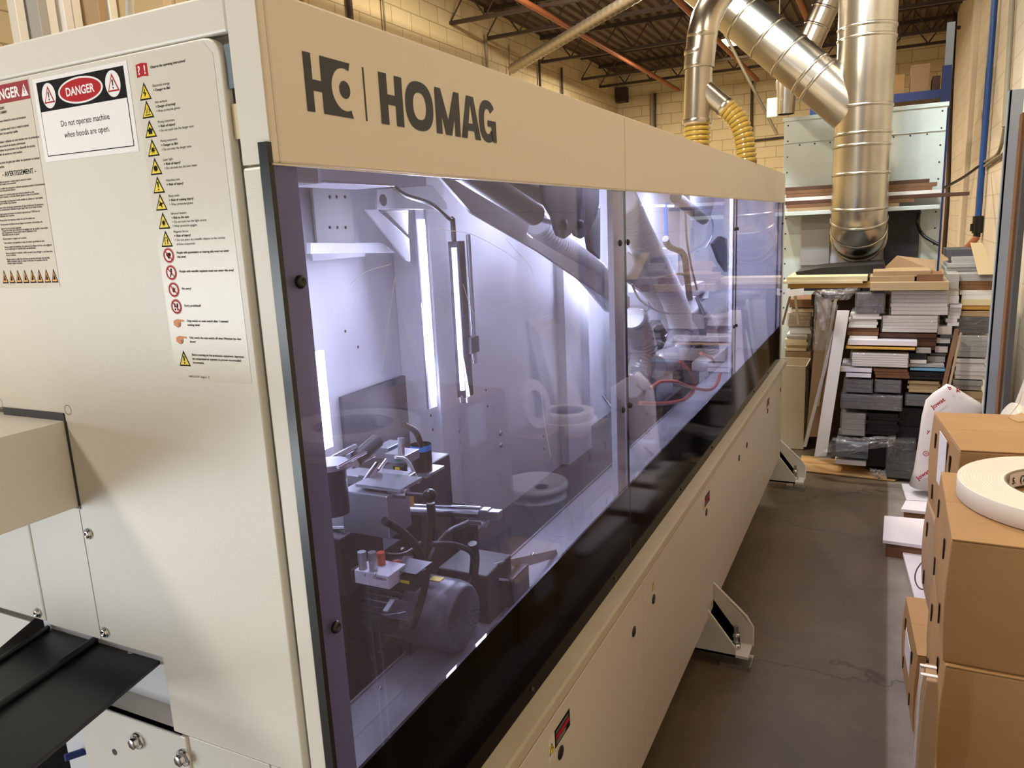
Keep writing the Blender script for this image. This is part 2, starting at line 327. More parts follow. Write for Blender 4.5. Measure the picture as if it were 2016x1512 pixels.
for px, py, mt, r, lb in ((596, 20, 'spr', .02, 'orange red pipe running down the left block wall, nearest of the wall pipes'), (689, 20, 'joist', .03, 'dark upright pipe on the left block wall beside the orange one'), (757, 40, 'conduit', .012, 'thin grey conduit down the left block wall above the panel logo'),
                  (957, 90, 'conduit', .02, 'grey conduit below a joist end on the left block wall'), (1062, 130, 'joist', .02, 'dark conduit on the left wall behind the thin slanting pipe'), (1106, 150, 'joist', .02, 'dark conduit on the left wall right of the thin slanting pipe'), (1000, 60, 'conduit', .01, 'thinnest conduit on the left wall, before the slanting pipe')):
    a = pt(0, XL + .04, px, py); pipe('wall_conduit', [(XL + .04, a.y, .1), (XL + .04, a.y, 4.3)], r, mt, lb, 'pipe')
for px, mt, r, lb in ((1283, 'conduit', .04, 'cream vent pipe standing against the back wall left of the ducts'), (1290, 'joist', .02, 'dark conduit beside the cream vent pipe on the back wall'), (1480, 'joist', .025, 'dark conduit on the back wall between the yellow hose and the wall box')):
    a = pt(1, YB - .06, px, 200); pipe('wall_conduit', [(a.x, YB - .06, .1), (a.x, YB - .06, 4.2)], r, mt, lb, 'pipe')
a = pt(1, YB - .2, 1222, 190); b = MB().box(a.x - .1, YB - .2, a.z - .1, a.x + .1, YB, a.z + .18, 'joist'); tag(b.build('wall_speaker'), 'small dark box high on the far block wall near the corner', 'wall box')
a = pt(1, YB - .5, 1430, 255); pipe('wall_conduit', [pt(1, YB - .06, 1482, 277), pt(1, YB - .06, 1545, 270)], .02, 'joist', 'dark pipe running level across the back wall beside the cabinet', 'pipe')
# thin slanting spiral duct
t = MB(); p0, p1 = pt(1, 8.5, 1008, 136), pt(1, 7.2, 1290, -30)
ribbed(t, [p0, p0.lerp(p1, .5), p1], .062, 'galv2', .09, .06, 14)
tag(t.build('spiral_duct'), 'thin grey spiral duct slanting down behind the machine hood', 'duct')
# ceiling lamp
a = pt(1, 12.5, 1443, 80); t = thing('high_bay_lamp', a, 'glowing round high bay lamp hanging beside the big diagonal duct', 'lamp')
MB().lathe(a, -Z, [(0.02, -.2), (.05, -.16), (.22, -.02), (.23, 0)], 'conduit').build('shade', t)
MB().lathe(a, -Z, [(.16, -.01), (.19, .01), (.14, .05), (1e-4, .06)], 'lamp', 24).build('bulb', t)
MB().cyl(a + Vector((0, 0, .18)), (a.x, a.y, ZC), .01, 'joist', 6).build('hanger', t)
# ------------------------------------------------------------------ the machine
MA = thing('edge_banding_machine', (0, 0, 0), 'long cream edge banding machine with violet tinted windows and dark blue logo', 'machine')
YE = 4.32; W = -1.5            # far end, back side
ZT, ZH, ZB, ZG = 1.957, 1.787, 1.045, 0.827
S1, S2 = 1.188, 2.722
# hood front: three lengths
for i, (y0, y1) in enumerate(((-.002, S1 - .0015), (S1 + .0015, S2 - .0015), (S2 + .0015, YE))):
    h = MB().prism([(-.30, max(y0, .014), ZT - .012), (-.012, max(y0, .014), ZT - .012), (-.012, max(y0, .014), ZH), (0, max(y0, .014), ZH), (0, max(y0, .014), ZT), (-.30, max(y0, .014), ZT)], (0, y1 - max(y0, .014), 0), 'tan')
    if i == 0: h.box(-.0405, .003, ZH, 0.0, .0145, ZT, 'tan')
    h = h.build('hood_section', MA, .003)
    MB().box(-.0015, y0 + .003, ZH - .002, .002, y1 - .003, ZH + .0, 'lip').build('hood_lip', h)
MB().box(W, .032, ZT - .03, -.302, YE, ZT, 'cream').build('roof_panel', MA, .004)
# end face door with notch for the feed opening
poly = [(-.052, 1.052), (-.052, 1.894), (-.0528, 1.901), (-.0555, 1.9075), (-.060, 1.9125), (-.0665, 1.9158), (-.074, 1.917), (-1.4, 1.917), (-1.4, 1.495), (-.406, 1.495), (-.406, 1.362), (-.53, 1.362), (-.53, 1.164), (-.284, 1.164), (-.284, 1.052)]
door = MB().prism([(a, 0, b) for a, b in poly], (0, .012, 0), 'cream').build('end_door', MA, .0018)
MB().box(-1.4, 0, 1.167, -.5325, .012, 1.362, 'cream').build('infeed_cover', MA, .003)
MB().box(-1.4, .02, 1.165, -.03, .03, ZT - .01, 'cream').box(-.30, .014, .2, -.03, .03, 1.2, 'cream').build('end_frame', MA)
MB().box(-1.4, .003, 1.919, -.0415, .0135, ZT, 'cream').build('end_header', MA, .003)
MB().box(-.040, 0, .2, -.013, .03, 1.785, 'cream').build('corner_post', MA, .003)
MB().box(-.0400, .0018, 1.7875, -.001, .0032, ZT - .001, 'cream').build('corner_cap', MA)
MB().box(-.050, .004, 1.865, -.042, .008, 1.908, 'bslate').box(-.0505, .005, 1.815, -.043, .008, 1.85, 'bcream').build('door_seal', MA)
MB().box(-.0125, -.003, .4, -.0005, .004, 1.808, 'black').build('window_gasket', MA)
# box sleeve sticking out over the infeed
MB().box(-1.4, -.5, 1.364, -.408, .02, 1.486, 'cream').build('infeed_sleeve', MA, .003)
MB().box(-.54, -.001, 1.486, -.406, .01, 1.497, 'dark').box(-.4075, -.001, 1.362, -.4035, .01, 1.486, 'dark').build('sleeve_slot', MA)
MB().box(-.4085, -.0006, 1.165, -.4078, .0, 1.36, 'bgrey').build('cover_seam', MA)
def bolt(parent, c, n, r, name='bolt', mt='chrome', hexed=False):
    c = Vector(c); n = Vector(n); b = MB()
    b.lathe(c, n, [(r * 1.05, 0), (r * 1.05, r * .12), (r * .95, r * .22)], 'steel', 20)
    if hexed: b.lathe(c, n, [(r * .7, r * .1), (r * .7, r * .75), (r * .6, r * .85), (1e-4, r * .85)], 'steel', 6)
    else: b.lathe(c, n, [(r * .8, r * .2), (r * .72, r * .45), (r * .4, r * .62), (r * .32, r * .4), (1e-4, r * .35)], mt, 20)
    return b.build(name, parent)
for x_, z_ in ((-.396, 1.327), (-.396, 1.179), (-.548, 1.324), (-.548, 1.179)): bolt(MA, (x_, -.001, z_), -Y, .0075, 'cover_bolt')
for x_ in (-.396, -.546): MB().ring((x_, -.0006, 1.502), X, Z, .0062, .0068, 'gun').build('plug_hole', MA)
# lower body below the door
MB().box(-.283, .004, .25, -.114, .02, 1.048, 'cream').build('base_panel', MA, .001)
MB().box(-.112, .004, .25, -.015, .02, 1.048, 'cream').build('base_panel', MA, .001)
MB().box(W, .3, .25, -.74, YE - .02, ZH, 'dark').build('machine_back', MA)
# windows: violet acrylic with a black printed band along the foot
for i, (y0, y1) in enumerate(((0.004, S1 - .0015), (S1 + .0015, S2 - .0015), (S2 + .0015, YE - .012))):
    p_ = MB().box(-.006, y0, ZB, -.001, y1, ZH - .001, 'pane').build('window_pane', MA); p0_ = p_ if i == 0 else p0_
    MB().box(-.006, y0, ZG, -.001, y1, ZB - .0002, 'blackgl').build('black_band', p_)
    MB().box(-.0060, y1, ZG, -.0008, y1 + .0015, ZH - .001, 'black').build('edge_seal', p_)
    for yy, zz in ((y0 + (.022 if i == 0 else .009), 1.664), (y0 + (.022 if i == 0 else .009), 1.254), (y1 - .048 if i < 2 else y1 - .03, 1.664), (y1 - .048 if i < 2 else y1 - .03, 1.256)):
        MB().lathe((-.001, yy, zz), X, [(.0078, 0), (.0078, .002), (.0055, .005), (.0035, .0055), (.003, .003), (1e-4, .003)], 'black', 18).build('button_bolt', p_)
    for yy in np.arange(y0 + .55, y1 - .05, .5):
        MB().lathe((-.001, float(yy), ZG + .018), X, [(.005, 0), (.004, .003), (1e-4, .0035)], 'black', 12).build('band_bolt', p_)
# fine scratches in the first pane
for ps in ([(860, 450), (930, 462), (985, 490), (1025, 517)], [(778, 545), (768, 610), (757, 700), (750, 740)], [(793, 610), (806, 670), (820, 728)], [(912, 560), (925, 600), (945, 640)], [(995, 470), (1040, 520), (1050, 540)], [(690, 560), (720, 535), (770, 520)], [(1065, 770), (1075, 850), (1085, 900)]):
    MB().tube(spline([pt(0, -.0008, *p) for p in ps], 8), .0003, 'sign', 4).build('scratch', p0_)
# white posts behind the panes
gpost = mat('grey_painted_post', '#84849a', .45)
for y0, y1 in ((.012, .047), (S1 - .075, S1 - .012), (S1 + .006, S1 + .016), (S2 - .06, S2 - .02), (YE - .035, YE - .01)):
    MB().box(-.022, y0, ZG, -.008, y1, ZH, gpost if y0 < .1 else 'white_in').build('window_post', MA)
MB().box(-.02, YE - .01, ZG, .004, YE + .004, ZT, 'cream').build('end_post', MA, .002)
MB().box(W, YE - .008, .25, -.02, YE + .004, ZT, 'cream').build('far_end_panel', MA, .002)
# rail
r_ = MB().prism([(-.05, -.002, ZG), (.0, -.002, ZG), (.030, -.002, ZG - .010), (.034, -.002, ZG - .016), (.034, -.002, ZG - .040), (-.05, -.002, ZG - .040)], (0, YE + .03, 0), mat('dusty_rail_paint', '#b9ae98', .38, bump=.15, bscale=500, var=.08, vscale=9)).build('side_rail', MA, .002)
MB().box(-.05, .0, .72, .005, YE, ZG - .04, 'black').build('rail_gap', MA)
# lower covers
LS = (0.0, 1.247, 2.93, YE + .01); Z0, Z1 = 0.190, 0.745
for i in range(3):
    y0, y1 = LS[i] + .001, LS[i + 1] - .001
    cv = MB().prism([(-.02, y0, Z0), (.012, y0, Z0), (.012, y0, Z1 - .002), (.010, y0, Z1), (-.02, y0, Z1)], (0, y1 - y0, 0), 'lip').build('lower_cover', MA, .0015)
    ly = [(.647, 1.160), (1.352, 2.071, 2.77), (2.985, 3.692, 4.26)][i]
    for yy in ly:
        MB().lathe((.012, yy, .645), X, [(.0145, 0), (.0145, .002), (.011, .003), (1e-4, .0035)], 'black', 22).build('lock', cv)
        if yy in (.647, 2.071, 3.692):
            s = MB(); s.box(.012, yy + .004 - .03, .672, .0128, yy + .055, .712, 'ink'); s.box(.0129, yy - .02, .687, .0131, yy + .05, .697, 'red')
            for k in range(4): s.box(.0129, yy - .02, .676 + k * .0026, .0131, yy + .03 + .004 * (k % 2), .6768 + k * .0026, 'bgrey')
            for k in range(2): s.box(.0129, yy - .02, .701 + k * .004, .0131, yy + .045, .702 + k * .004, 'bgrey')
            s.build('black_warning_label', cv)
            s = MB(); s.box(.012, yy - .06, .66, .0126, yy - .027, .712, 'film'); q = Vector((.0128, yy - .043, .685))
            s.flat([q + Y * -.013 + Z * -.011, q + Y * .013 + Z * -.011, q + Z * .013], 'ink'); q.x += .0003; s.flat([q + Y * -.0095 + Z * -.009, q + Y * .0095 + Z * -.009, q + Z * .009], 'yel'); q.x += .0003; s.flat([q + Y * -.001 + Z * -.005, q + Y * .003 + Z * .0, q + Y * -.001 + Z * .006], 'ink')
            s.build('voltage_label', cv)
    if i == 1:
        q = Vector((.0123, 1.352, .685)); s = MB(); s.flat([q + Y * -.013 + Z * -.011, q + Y * .013 + Z * -.011, q + Z * .013], 'ink'); q.x += .0003; s.flat([q + Y * -.0095 + Z * -.009, q + Y * .0095 + Z * -.009, q + Z * .009], 'yel'); s.build('voltage_label', cv)
MB().box(W, .05, .22, -.05, YE - .02, .80, 'dark').build('base_body', MA)
# feet
def foot(y):
    f = bpy.data.objects.new('machine_foot', None); COL.objects.link(f); f.parent = MA; f.location = (0, y, 0)
    b = MB()
    for yy in (y, y + .10): b.prism([(-.05, yy, .045), (.118, yy, .045), (.118, yy, .085), (.0, yy, .24), (-.05, yy, .24)], (0, .01, 0), 'cream')
    b.prism([(.0, y + .10, .24), (.118, y + .1, .085), (.16, y + .06, .045), (.16, y + .11, .045), (.118, y + .11, .085)][:0] or [(-.05, y, .045), (.165, y, .045), (.165, y + .11, .045), (-.05, y + .11, .045)], (0, 0, .012), 'cream')
    b.tube([(.165, y + .105, .05), (.165, y + .105, .13), (.14, y + .105, .17), (.0, y + .105, .30)], .006, 'cream', 8)
    b.prism([(.0, y + .10, .05), (.165, y + .10, .05), (.165, y + .10, .13), (.0, y + .10, .30)], (0, .008, 0), 'cream')
    b.build('foot_bracket', f, .001)
    MB().cyl((.11, y + .055, .02), (.11, y + .055, .15), .009, 'steel', 12).lathe((.11, y + .055, .058), Z, [(.02, 0), (.02, .016), (1e-4, .016)], 'steel', 6).lathe((.11, y + .055, .105), Z, [(.016, 0), (.016, .014), (1e-4, .014)], 'steel', 6).build('levelling_screw', f)
    MB().box(.06, y - .005, 0, .175, y + .09, .018, 'steel').build('foot_plate', f)
foot(2.115); foot(4.36 - .12)
# ---------- lettering on the hood
e = .0006
def hp(u, v): return Vector((e, u, v))
lg = MB()
L0, L1, Lz0, Lz1 = .064, .1415, 1.8445, 1.9055; hgt = Lz1 - Lz0
sw = .0125
lg.flat([hp(L0, Lz0), hp(L0 + sw, Lz0), hp(L0 + sw, Lz1), hp(L0, Lz1)], 'navy')
xb = L0 + .0275
lg.flat([hp(L0 + sw, Lz0 + hgt * .37), hp(xb, Lz0 + hgt * .37), hp(xb, Lz0 + hgt * .56), hp(L0 + sw, Lz0 + hgt * .56)], 'navy')
# the block with a round bite
cc = (L1 - .0095, (Lz0 + Lz1) / 2); R_ = .0235
arc = [(cc[0] + R_ * math.cos(t), cc[1] + R_ * math.sin(t)) for t in [math.radians(68 + (292 - 68) * k / 30) for k in range(31)]]
half = [q for q in arc]
# strips between block outline and arc
outl = []
for q in half:
    ang = math.atan2(q[1] - cc[1], q[0] - cc[0]) % (2 * math.pi); dx, dz = math.cos(ang), math.sin(ang)
    tt = min([(xb - cc[0]) / dx if dx < -1e-6 else 9, (Lz1 - cc[1]) / dz if dz > 1e-6 else 9, (Lz0 - cc[1]) / dz if dz < -1e-6 else 9]); outl.append((cc[0] + dx * tt, cc[1] + dz * tt))
def quads(o_, i_):
    for k in range(len(o_) - 1): lg.flat([hp(*o_[k]), hp(*i_[k]), hp(*i_[k + 1]), hp(*o_[k + 1])], 'navy')
quads(outl, half)
for sz, zc_ in ((1, Lz1), (-1, Lz0)):
    # corner fill
    a0 = [o for o in outl if abs(o[1] - zc_) < 1e-6]; xm = min(a[0] for a in a0); nz = [o for o in outl if abs(o[0] - xb) < 1e-6]; zm = (max if sz > 0 else min)(a[1] for a in nz)
    lg.flat([hp(xb, zc_), hp(xm, zc_), hp(xb, zm)], 'navy')
    q = half[0] if sz > 0 else half[-1]; o = outl[0] if sz > 0 else outl[-1]
    qq = [p_ + X * 6e-5 for p_ in (hp(*q), hp(*o), hp(L1, zc_), hp(L1, q[1]))]; ar = sum(qq[i].y * qq[(i + 1) % 4].z - qq[(i + 1) % 4].y * qq[i].z for i in range(4)); lg.flat(qq if ar > 0 else qq[::-1], 'navy')
lg.disc(hp(*cc) , Y, Z, .0098, 'navy')
lg.flat([hp(.1685, Lz0), hp(.1712, Lz0), hp(.1712, Lz1), hp(.1685, Lz1)], 'navy')
lg.build('logo_emblem', MA)
wd = MB(); N_ = 'navy'
lay = [0]
def P_(x0, pts):
    lay[0] += 1
    q = [hp(x0 + a, Lz0 + b * hgt) + X * (lay[0] * 4e-5) for a, b in pts]
    ar = sum(q[i].y * q[(i + 1) % len(q)].z - q[(i + 1) % len(q)].y * q[i].z for i in range(len(q)))
    wd.flat(q if ar > 0 else q[::-1], N_)
T = .0165
x0 = .2005; W_ = .050
P_(x0, [(0, 0), (T, 0), (T, 1), (0, 1)]); P_(x0, [(W_ - T, 0), (W_, 0), (W_, 1), (W_ - T, 1)]); P_(x0, [(T, .40), (W_ - T, .40), (W_ - T, .60), (T, .60)])
def oarc(x0, wd_, a0, a1, T_=.0162, n=36):
    cx = x0 + wd_ / 2; cz = (Lz0 + Lz1) / 2; ro, rz = wd_ / 2, hgt / 2 * 1.03; out = []; inn = []
    for k in range(n + 1):
        t = math.radians(a0 + (a1 - a0) * k / n); c_, s_ = math.cos(t), math.sin(t); p = 2.35
        ex = lambda v: math.copysign(abs(v) ** (2 / p), v)
        out.append((cx + ro * ex(c_), cz + rz * ex(s_))); inn.append((cx + (ro - T_) * ex(c_), cz + (rz - T_ * .78) * ex(s_)))
    for k in range(n): wd.flat([hp(*out[k]), hp(*out[k + 1]), hp(*inn[k + 1]), hp(*inn[k])], N_)
oarc(.2565, .068, 0, 360, .018, 48)
x0 = .331; W_ = .0665
P_(x0, [(0, 0), (T * .92, 0), (T * .92, 1), (0, 1)]); P_(x0, [(W_ - T * .92, 0), (W_, 0), (W_, 1), (W_ - T * .92, 1)])
P_(x0, [(T * .9, 1), (0.002, 1), (W_ / 2 - .008, 0), (W_ / 2, 0), (W_ / 2, .32)]); P_(x0, [(W_ / 2, .32), (W_ / 2, 0), (W_ / 2 + .008, 0), (W_ - .002, 1), (W_ - T * .9, 1)])
x0 = .401; W_ = .059
P_(x0, [(0, 0), (.0165, 0), (W_ / 2 + .0, .86), (W_ / 2, 1), (W_ / 2 - .0105, 1)]); P_(x0, [(W_ - .0165, 0), (W_, 0), (W_ / 2 + .0105, 1), (W_ / 2, 1), (W_ / 2, .86)])
P_(x0, [(.0135, .19), (W_ - .0135, .19), (W_ - .0185, .36), (.0185, .36)])
oarc(.4575, .056, 38, 322, .0162, 36)
P_(.4575, [(.028, .38), (.0555, .38), (.0555, .53), (.028, .53)]); P_(.4575, [(.0445, 0), (.0555, 0), (.0555, .45), (.0405, .45), (.0405, .2)])
wd.build('logo_lettering', MA)
# ---------- stickers on the end door
EU, EV = X, Z
def ep(u, v, l=.0005): return Vector((u, -.0001 - l * .4, v))
# danger sign
s = MB(); s.flat([ep(-.358, 1.8155), ep(-.191, 1.8145), ep(-.191, 1.9105), ep(-.358, 1.9105)], 'sign')
s.flat([ep(-.3515, 1.8215, .0008), ep(-.1975, 1.8205, .0008), ep(-.1975, 1.906, .0008), ep(-.3515, 1.906, .0008)], 'ink')
s.flat([ep(-.3505, 1.8225, .0011), ep(-.1985, 1.8215, .0011), ep(-.1985, 1.8725, .0011), ep(-.3505, 1.8725, .0011)], 'sign')
s.disc(ep(-.2745, 1.8895, .0011), X, Z, .0395, 'sign', 40, .0145); s.disc(ep(-.2745, 1.8895, .0014), X, Z, .0365, 'red', 40, .0125)
s.text('DANGER', ep(-.2745, 1.8850, .0017), X, Z, .0095, 'sign', w=.050, bold=.025, center=True)
def warn(s, cx, cz, w, h, fill, l=.0011, edge='ink', k=.74):
    s.flat([ep(cx - w / 2, cz - h / 2, l), ep(cx + w / 2, cz - h / 2, l), ep(cx, cz + h / 2, l)], edge)
    g = h * .085; s.flat([ep(cx - w / 2 * k, cz - h / 2 + g, l + .0003), ep(cx + w / 2 * k, cz - h / 2 + g, l + .0003), ep(cx, cz + h / 2 - g * 2.2, l + .0003)], fill)
def bang(s, cx, cz, h, mt='ink', l=.0018):
    s.flat([ep(cx - h * .05, cz - h * .1, l), ep(cx + h * .05, cz - h * .1, l), ep(cx + h * .09, cz + h * .4, l), ep(cx - h * .09, cz + h * .4, l)], mt); s.disc(ep(cx, cz - h * .26, l), X, Z, h * .08, mt, 10)
for cx in (-.3315, -.2180):
    s.disc(ep(cx, 1.8895, .0011), X, Z, .0125, 'sign', 30, .0142); warn(s, cx, 1.891, .0195, .0195, 'sign', .0014, 'red'); bang(s, cx, 1.8885, .013, 'ink', .0020)
s.text('Do not operate machine', ep(-.2745, 1.8530, .0014), X, Z, .0072, 'ink', w=.086, center=True)
s.text('when hoods are open.', ep(-.2745, 1.8400, .0014), X, Z, .0072, 'ink', w=.080, center=True)
s.build('danger_sign', door)
# French notice, only its right half is in view
s = MB(); s.flat([ep(-.62, 1.664), ep(-.370, 1.664), ep(-.3655, 1.9135), ep(-.62, 1.9135)], 'film')
s.flat([ep(-.50, 1.8905, .0008), ep(-.3665, 1.8905, .0008), ep(-.3665, 1.912, .0008), ep(-.50, 1.912, .0008)], 'dred')
s.text('DANGER', ep(-.4475, 1.8955, .0012), X, Z, .0120, 'sign', w=.062, bold=.03); warn(s, -.3755, 1.9015, .0135, .0145, 'sign', .0012, 'sign'); bang(s, -.3755, 1.9005, .010, 'dred', .002)
ln = [('CONSIDERATIONS DE SECURITE', 1), ('LIRE ET COMPRENDRE CLAIREMENT', 1), ('', 0), ('Toutes les personnes doivent lire toutes ces formations', 0), ('', 0), ('Verifier que la machine avant d etre a l emploi le manuel', 0), ('bien d apprendre d un operateur qualifie', 0), ('', 0), ('Toujours utiliser l utilisation de cette machine avec ses protections', 0), ('avant la mise en marche de securite conformement', 0), ('Ne pas enlever les protections et les dispositifs de securite', 0), ('ni modifier de securite sur cette machine', 0), ('', 0), ('Ne pas porter des gants pour utiliser des ajustements ou nettoyer', 0), ('la machine.', 0), ('', 0)]
z_ = 1.884
def lines(s, ln, x0, z_, dz, h, wch):
    for t_, b_ in ln:
        if t_: s.text(t_, ep(x0, z_, .0009), X, Z, h, 'ink', w=wch * len(t_), bold=.02 if b_ else .008)
        z_ -= dz
    return z_
z_ = lines(s, ln, -.4555, z_, .0049, .0031, .00135)
s.text('- AVERTISSEMENT -', ep(-.4475, z_ - .001, .0009), X, Z, .0062, 'ink', w=.068, bold=.015); z_ -= .0085
ln2 = ['Il est impossible de continuer a tourner apres la mise hors tension', 'jusqu a ce que la meule a tout mouvement', '', 'Vous devez installer des protections d utilisation appropriees pendant le fonctionnement', 'et assurer que toute personne demeure', '', 'Assurer autour de la machine propre pour eviter de trebucher sur des', 'et tout autre materiau. Le sol peut devenir glissant a cause de la poussiere', '', 'Avant de proceder au changement d outils, installer un cadenas sur l interrupteur', 'principal et verifier de la machine', '', 'Toujours utiliser des pieces recommandees de lignes droites pour les ajustements', 'Nous recommandons l utilisation de gants legers dans tout cas avant les lames', '', 'Toujours porter des lunettes de protection approuvees par l OSHA lors de', 'l utilisation de la machine.', '', 'Ne pas porter des vetements amples tels que les cravates, etc.', '', 'Ne pas porter des bijoux tels que bagues, les montres, les bracelets, etc.', '', 'Retirer les cles de toutes jugement.', 'Toujours les debris de la securite et de reglages sont des qualifies responsables', 'pour les operations. Ne pas essayer avant la suspension d une', 'materielle assurant la rigueur.', '', 'Ne pas monter ni s appuyer sur la machine.', '', 'Cette machine a ete assemblee et testee de maniere approfondie en usine.', '', 'Avant le depart des vibrations, des pannes et des defauts sont dus a une negligence', 'lors du demarrage de la machine apres une alimentation.', '', 'Avant de demarrer la machine, verifier qu aucun corps etranger n a ete laisse dans', 'ou sur la machine.', '', 'Ne pas couper ou tailler des materiaux qui peuvent provoquer des etincelles,', 'tailles et poussiere dans les canaux d extraction de poussieres avec de', 'serieux risques d incendie.']
nl = len(ln2); dz = (z_ - 1.692) / nl
lines(s, [(t_, 0) for t_ in ln2], -.4700, z_, dz, .0027, .00118)
for k in range(8): warn(s, -.3775 - k * .0148 - .0, 1.6785, .0128, .0175, 'ora'); s.flat([ep(-.380 - k * .0148, 1.6735, .0018), ep(-.3755 - k * .0148, 1.6735, .0018), ep(-.377 - k * .0148, 1.681, .0018)], 'ink')
s.build('french_safety_notice', door)
# pictogram list
s = MB(); s.flat([ep(-.182, 1.553, .0003), ep(-.062, 1.553, .0003), ep(-.062, 1.900, .0003), ep(-.074, 1.9135, .0003), ep(-.182, 1.9135, .0003)], mat('clear_label_backing', '#dbd6ca', 0.25, bump=.1, bscale=50))
rows = [('book', 1.8975, ['*Observe the operating instructions!']), ('w', 1.876, ['Electrical energy', '*> Danger to life!']), ('w', 1.857, ['Hot surfaces', '*> Danger of burning!', '> Wear protective gloves']),
        ('w', 1.8365, ['Moving components', '*> Risk of injury!', '> Do not reach into the danger zone']), ('w', 1.8165, ['Moving components', '*> Danger to life!', '> Do not enter the danger zone']),
        ('w', 1.7965, ['Laser light', '*> Risk of injury!', '> Do not look into the laser beam']), ('w', 1.7765, ['Hazardous area', '*> Risk of injury!']), ('w', 1.7575, ['Sharp tools', '*> Risk of cutting injury!', '> Wear protective gloves']),
        ('w', 1.7370, ['Infrared heaters', '*> Risk to the eyes', '> Do not look into the light source', '> Wear protective goggles']), ('w', 1.7170, ['Magnetic forces', '*> Risk of injury!', '> Do not place any metallic objects in the vicinity', '   of these components']),
        ('p', 1.6980, ['*People with pacemakers or hearing aids must not enter', '*this area!']), ('p', 1.6785, ['*People with metallic implants must not enter this area!']), ('p', 1.6590, ['*No entry!']), ('p', 1.6395, ['*Entry prohibited!']),
        ('h', 1.6205, ["*Only switch on main switch after 3 minutes'", '*waiting time!']), ('h', 1.6010, ['*Only switch the main switch off when Windows has shut', '*down!']), ('w', 1.5790, ['*Before working on the production equipment, depressur-', '*ize compressed air systems to prevent uncontrolled', '*movements.'])]
